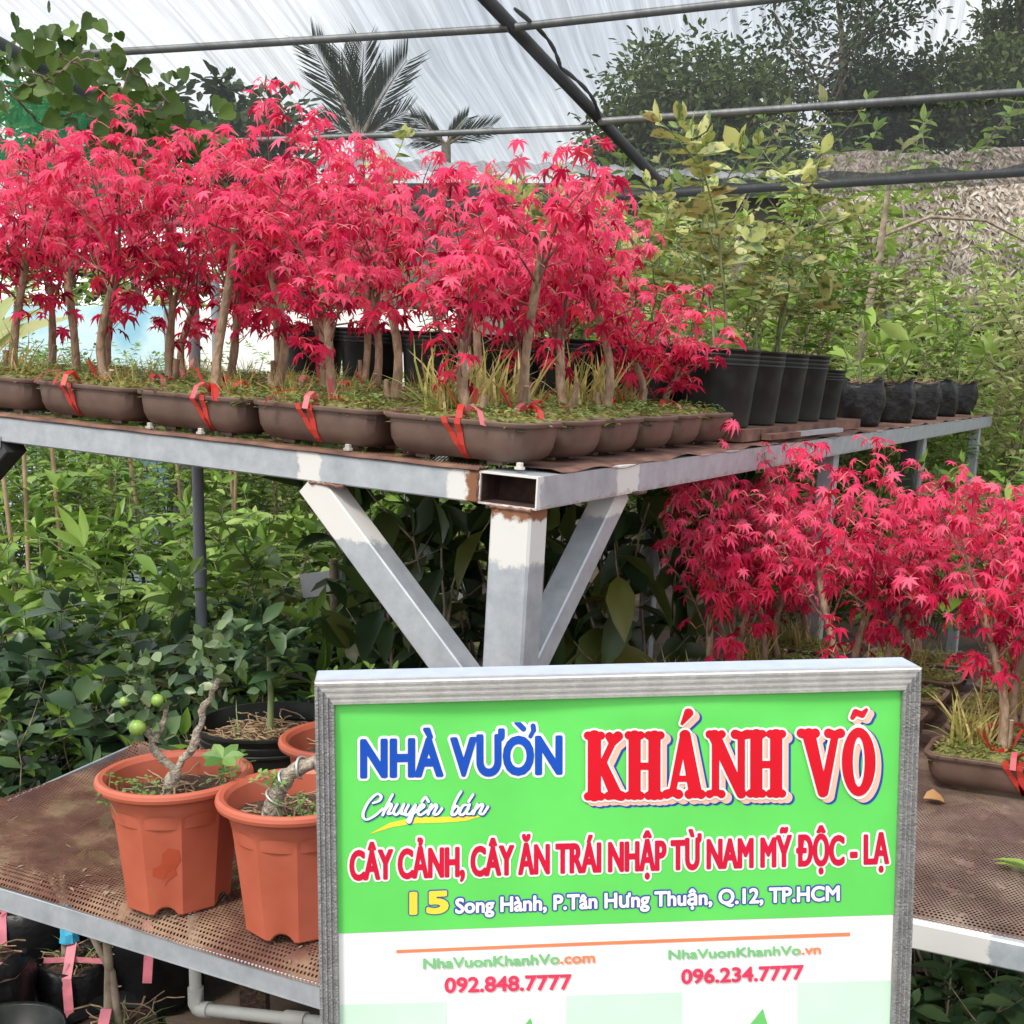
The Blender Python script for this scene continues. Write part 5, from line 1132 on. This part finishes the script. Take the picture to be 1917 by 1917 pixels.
# big rounded slab lettering
def blob_word():
    step = 1.0; X0, X1, Y0, Y1 = 1070, 1665, 1310, 1520; xs = np.arange(X0, X1, step); ys = np.arange(Y0, Y1, step); X, Y = np.meshgrid(xs, ys); D = np.full(X.shape, 1e3)
    U = lambda d: np.minimum(D, d)
    def stem(xt, yt, xb, yb, w, ft=1, fb=1, s=11):
        nonlocal D
        D = U(seg(X, Y, (xt, yt + 11), (xb, yb - 11), w))
        if ft:
            for q in (-1, 1): D = U(seg(X, Y, (xt, yt+12), (xt + q*s, yt + 9), w*.75, 8.5))
        if fb:
            for q in (-1, 1): D = U(seg(X, Y, (xb, yb-12), (xb + q*s, yb - 8), w*.75, 8.5))
    def top(x): return 1367 - (x-1090)*.012
    def base(x): return 1498 - (x-1090)*.020
    # K
    t, b = top(1110), base(1110); stem(1112, t, 1112, b, 13, s=12); D = U(seg(X, Y, (1122, 1440), (1146, t+22), 7)); D = U(seg(X, Y, (1146, t+20), (1156, t+10), 9, 10)); D = U(seg(X, Y, (1146, t+20), (1140, t+10), 9, 8.5)); D = U(seg(X, Y, (1126, 1428), (1150, b-16), 10, 12)); D = U(seg(X, Y, (1150, b-12), (1162, b-9), 10, 10)); D = U(seg(X, Y, (1150, b-12), (1138, b-9), 10, 8.5))
    def H(x0, x1):
        nonlocal D
        t, b = top(x0), base(x0); stem(x0, t, x0, b, 12); stem(x1, t, x1, b, 12); D = U(seg(X, Y, (x0, (t+b)/2 + 2), (x1, (t+b)/2 + 2), 7.5))
    H(1187, 1224); H(1414, 1451)
    # A with acute
    t, b = top(1280), base(1280); D = U(seg(X, Y, (1279, t+10), (1258, b-14), 8, 7)); D = U(seg(X, Y, (1281, t+10), (1300, b-14), 11, 13)); D = U(seg(X, Y, (1264, b-38), (1294, b-38), 6.5))
    for x in (1258, 1300):
        for q in (-1, 1): D = U(seg(X, Y, (x, b-13), (x + q*11, b-9), 8, 9.5))
    D = U(seg(X, Y, (1275, t-12), (1287, t-32), 3.5, 9.5))
    # N
    t, b = top(1360), base(1360); stem(1338, t, 1338, b, 7.5, s=11); D = U(seg(X, Y, (1336, t+12), (1386, b-9), 12, 10)); D = U(seg(X, Y, (1386, t+12), (1386, b-9), 7.5))
    for q in (-1, 1): D = U(seg(X, Y, (1386, t+12), (1386+q*11, t+9), 8, 9.5))
    # V
    t, b = top(1530), base(1530); D = U(seg(X, Y, (1512, t+12), (1538, b-8), 13, 10)); D = U(seg(X, Y, (1561, t+12), (1540, b-8), 7.5, 9))
    for q in (-1, 1): D = U(seg(X, Y, (1511, t+12), (1511+q*13, t+9), 9, 9.5)); D = U(seg(X, Y, (1560, t+12), (1560+q*11, t+9), 8, 9.5))
    # O with tilde
    cx, cy = 1605, (top(1605) + base(1605))/2; el = lambda rx, ry: (np.hypot((X-cx)/rx, (Y-cy)/ry) - 1)*min(rx, ry)*1.25
    D = U(np.maximum(el(32, 65), -el(10.5, 44))); t = top(1605)
    D = U(seg(X, Y, (1594, t-19), (1600, t-29), 5, 6.5)); D = U(seg(X, Y, (1600, t-29), (1612, t-24), 6.5, 6.5)); D = U(seg(X, Y, (1612, t-24), (1620, t-33), 6.5, 4))
    m = MB()
    def lay(dx, dy, lev, off, mi):
        V, P = iso(D, xs, ys, lev); V3, _ = put([(x+dx, y+dy) for x, y in V], P, off); m.add(V3, [p[::-1] for p in P], mi)
    for i, q in enumerate((1, .5)): lay(13*q, 10.5*q, 3.5, .0009 + i*.0002, 0)
    for i, q in enumerate((1, .75, .5, .25)): lay(9.5*q, 8*q, 2.5, .0014 + i*.00022, 1)
    lay(0, 0, 3.2, .0026, 2); lay(0, 0, -.6, .0032, 3)
    m.obj('lettering', [K['dkblue'], K['peach'], K['white'], K['red']], sign)
blob_word()
def script_word():
    q = lambda c: (620 + c[0]/3.834, 1320 + c[1]/3.834); S = [[(300,700),(345,682),(358,650),(325,636),(265,695),(228,780),(250,818),(310,792),(370,740)], [(440,640),(400,715),(370,785)], [(380,760),(420,708),(432,722),(408,775),(440,770)], [(474,708),(448,760),(466,785),(500,750),(522,708)], [(522,708),(502,768),(525,782)], [(555,715),(530,768),(550,785),(605,715)], [(605,715),(578,800),(562,838),(548,820),(600,765)], [(625,757),(665,725),(650,710),(620,750),(637,786),(690,755)], [(650,690),(676,658),(698,690)], [(718,712),(695,780)], [(703,757),(745,713),(757,727),(736,776),(762,780),(795,740)], [(932,618),(890,690),(865,775),(888,783),(917,742),(897,722),(880,740)], [(988,715),(948,718),(920,770),(943,785),(985,740)], [(992,712),(970,770),(1000,778),(1020,755)], [(985,690),(1018,640)], [(1048,708),(1020,778)], [(1030,752),(1075,710),(1087,722),(1066,770),(1090,778),(1125,728)]]
    xs = np.arange(665, 925, .8); ys = np.arange(1472, 1548, .8); X, Y = np.meshgrid(xs, ys); D = np.full(X.shape, 1e3)
    for s in S:
        P = [q(c) for c in s]; Q = []
        for i in range(len(P)-1):
            p0, p1, p2, p3 = P[max(0, i-1)], P[i], P[i+1], P[min(len(P)-1, i+2)]
            for k in range(5):
                t = k/5; Q.append(tuple(.5*(2*p1[a] + (p2[a]-p0[a])*t + (2*p0[a]-5*p1[a]+4*p2[a]-p3[a])*t*t + (3*p1[a]-p0[a]-3*p2[a]+p3[a])*t**3) for a in (0, 1)))
        Q.append(P[-1])
        for a, b in zip(Q, Q[1:]):
            w = 1.9 + 1.1*min(1, abs(b[1]-a[1])/(abs(b[0]-a[0]) + abs(b[1]-a[1]) + 1e-6)); D = np.minimum(D, seg(X, Y, a, b, w))
    m = MB()
    def lay(dx, dy, lev, off, mi): V, P = iso(D, xs, ys, lev); V3, _ = put([(x+dx, y+dy) for x, y in V], P, off); m.add(V3, [p[::-1] for p in P], mi)
    lay(1.2, 1.4, 1.3, .0014, 0); lay(0, 0, 0, .002, 1); m.obj('lettering', [K['dkblue'], K['white']], sign)
script_word()
up = [(690, 1562), (730, 1540), (775, 1530), (830, 1529), (875, 1528), (905, 1527)]; lo = [(690, 1562), (735, 1548), (780, 1541), (830, 1540), (872, 1537), (905, 1527)]
m = MB(); m.add(*put(up + lo, [(i, 6+i, 7+i, i+1) for i in range(5)], .0009)); m.obj('brush_stroke', K['yellow'], sign)
for cx, y in ((985, 1905), (1420, 1888)):
    m = MB(); ps = [(cx+8, y), (cx+26, y+60), (cx+20, y+130), (cx-20, y+170), (cx-52, y+130), (cx-48, y+70)]; m.add(*put(ps, [tuple(range(6))[::-1]], .0009)); m.obj('leaf_emblem', K['lgreen'], sign)
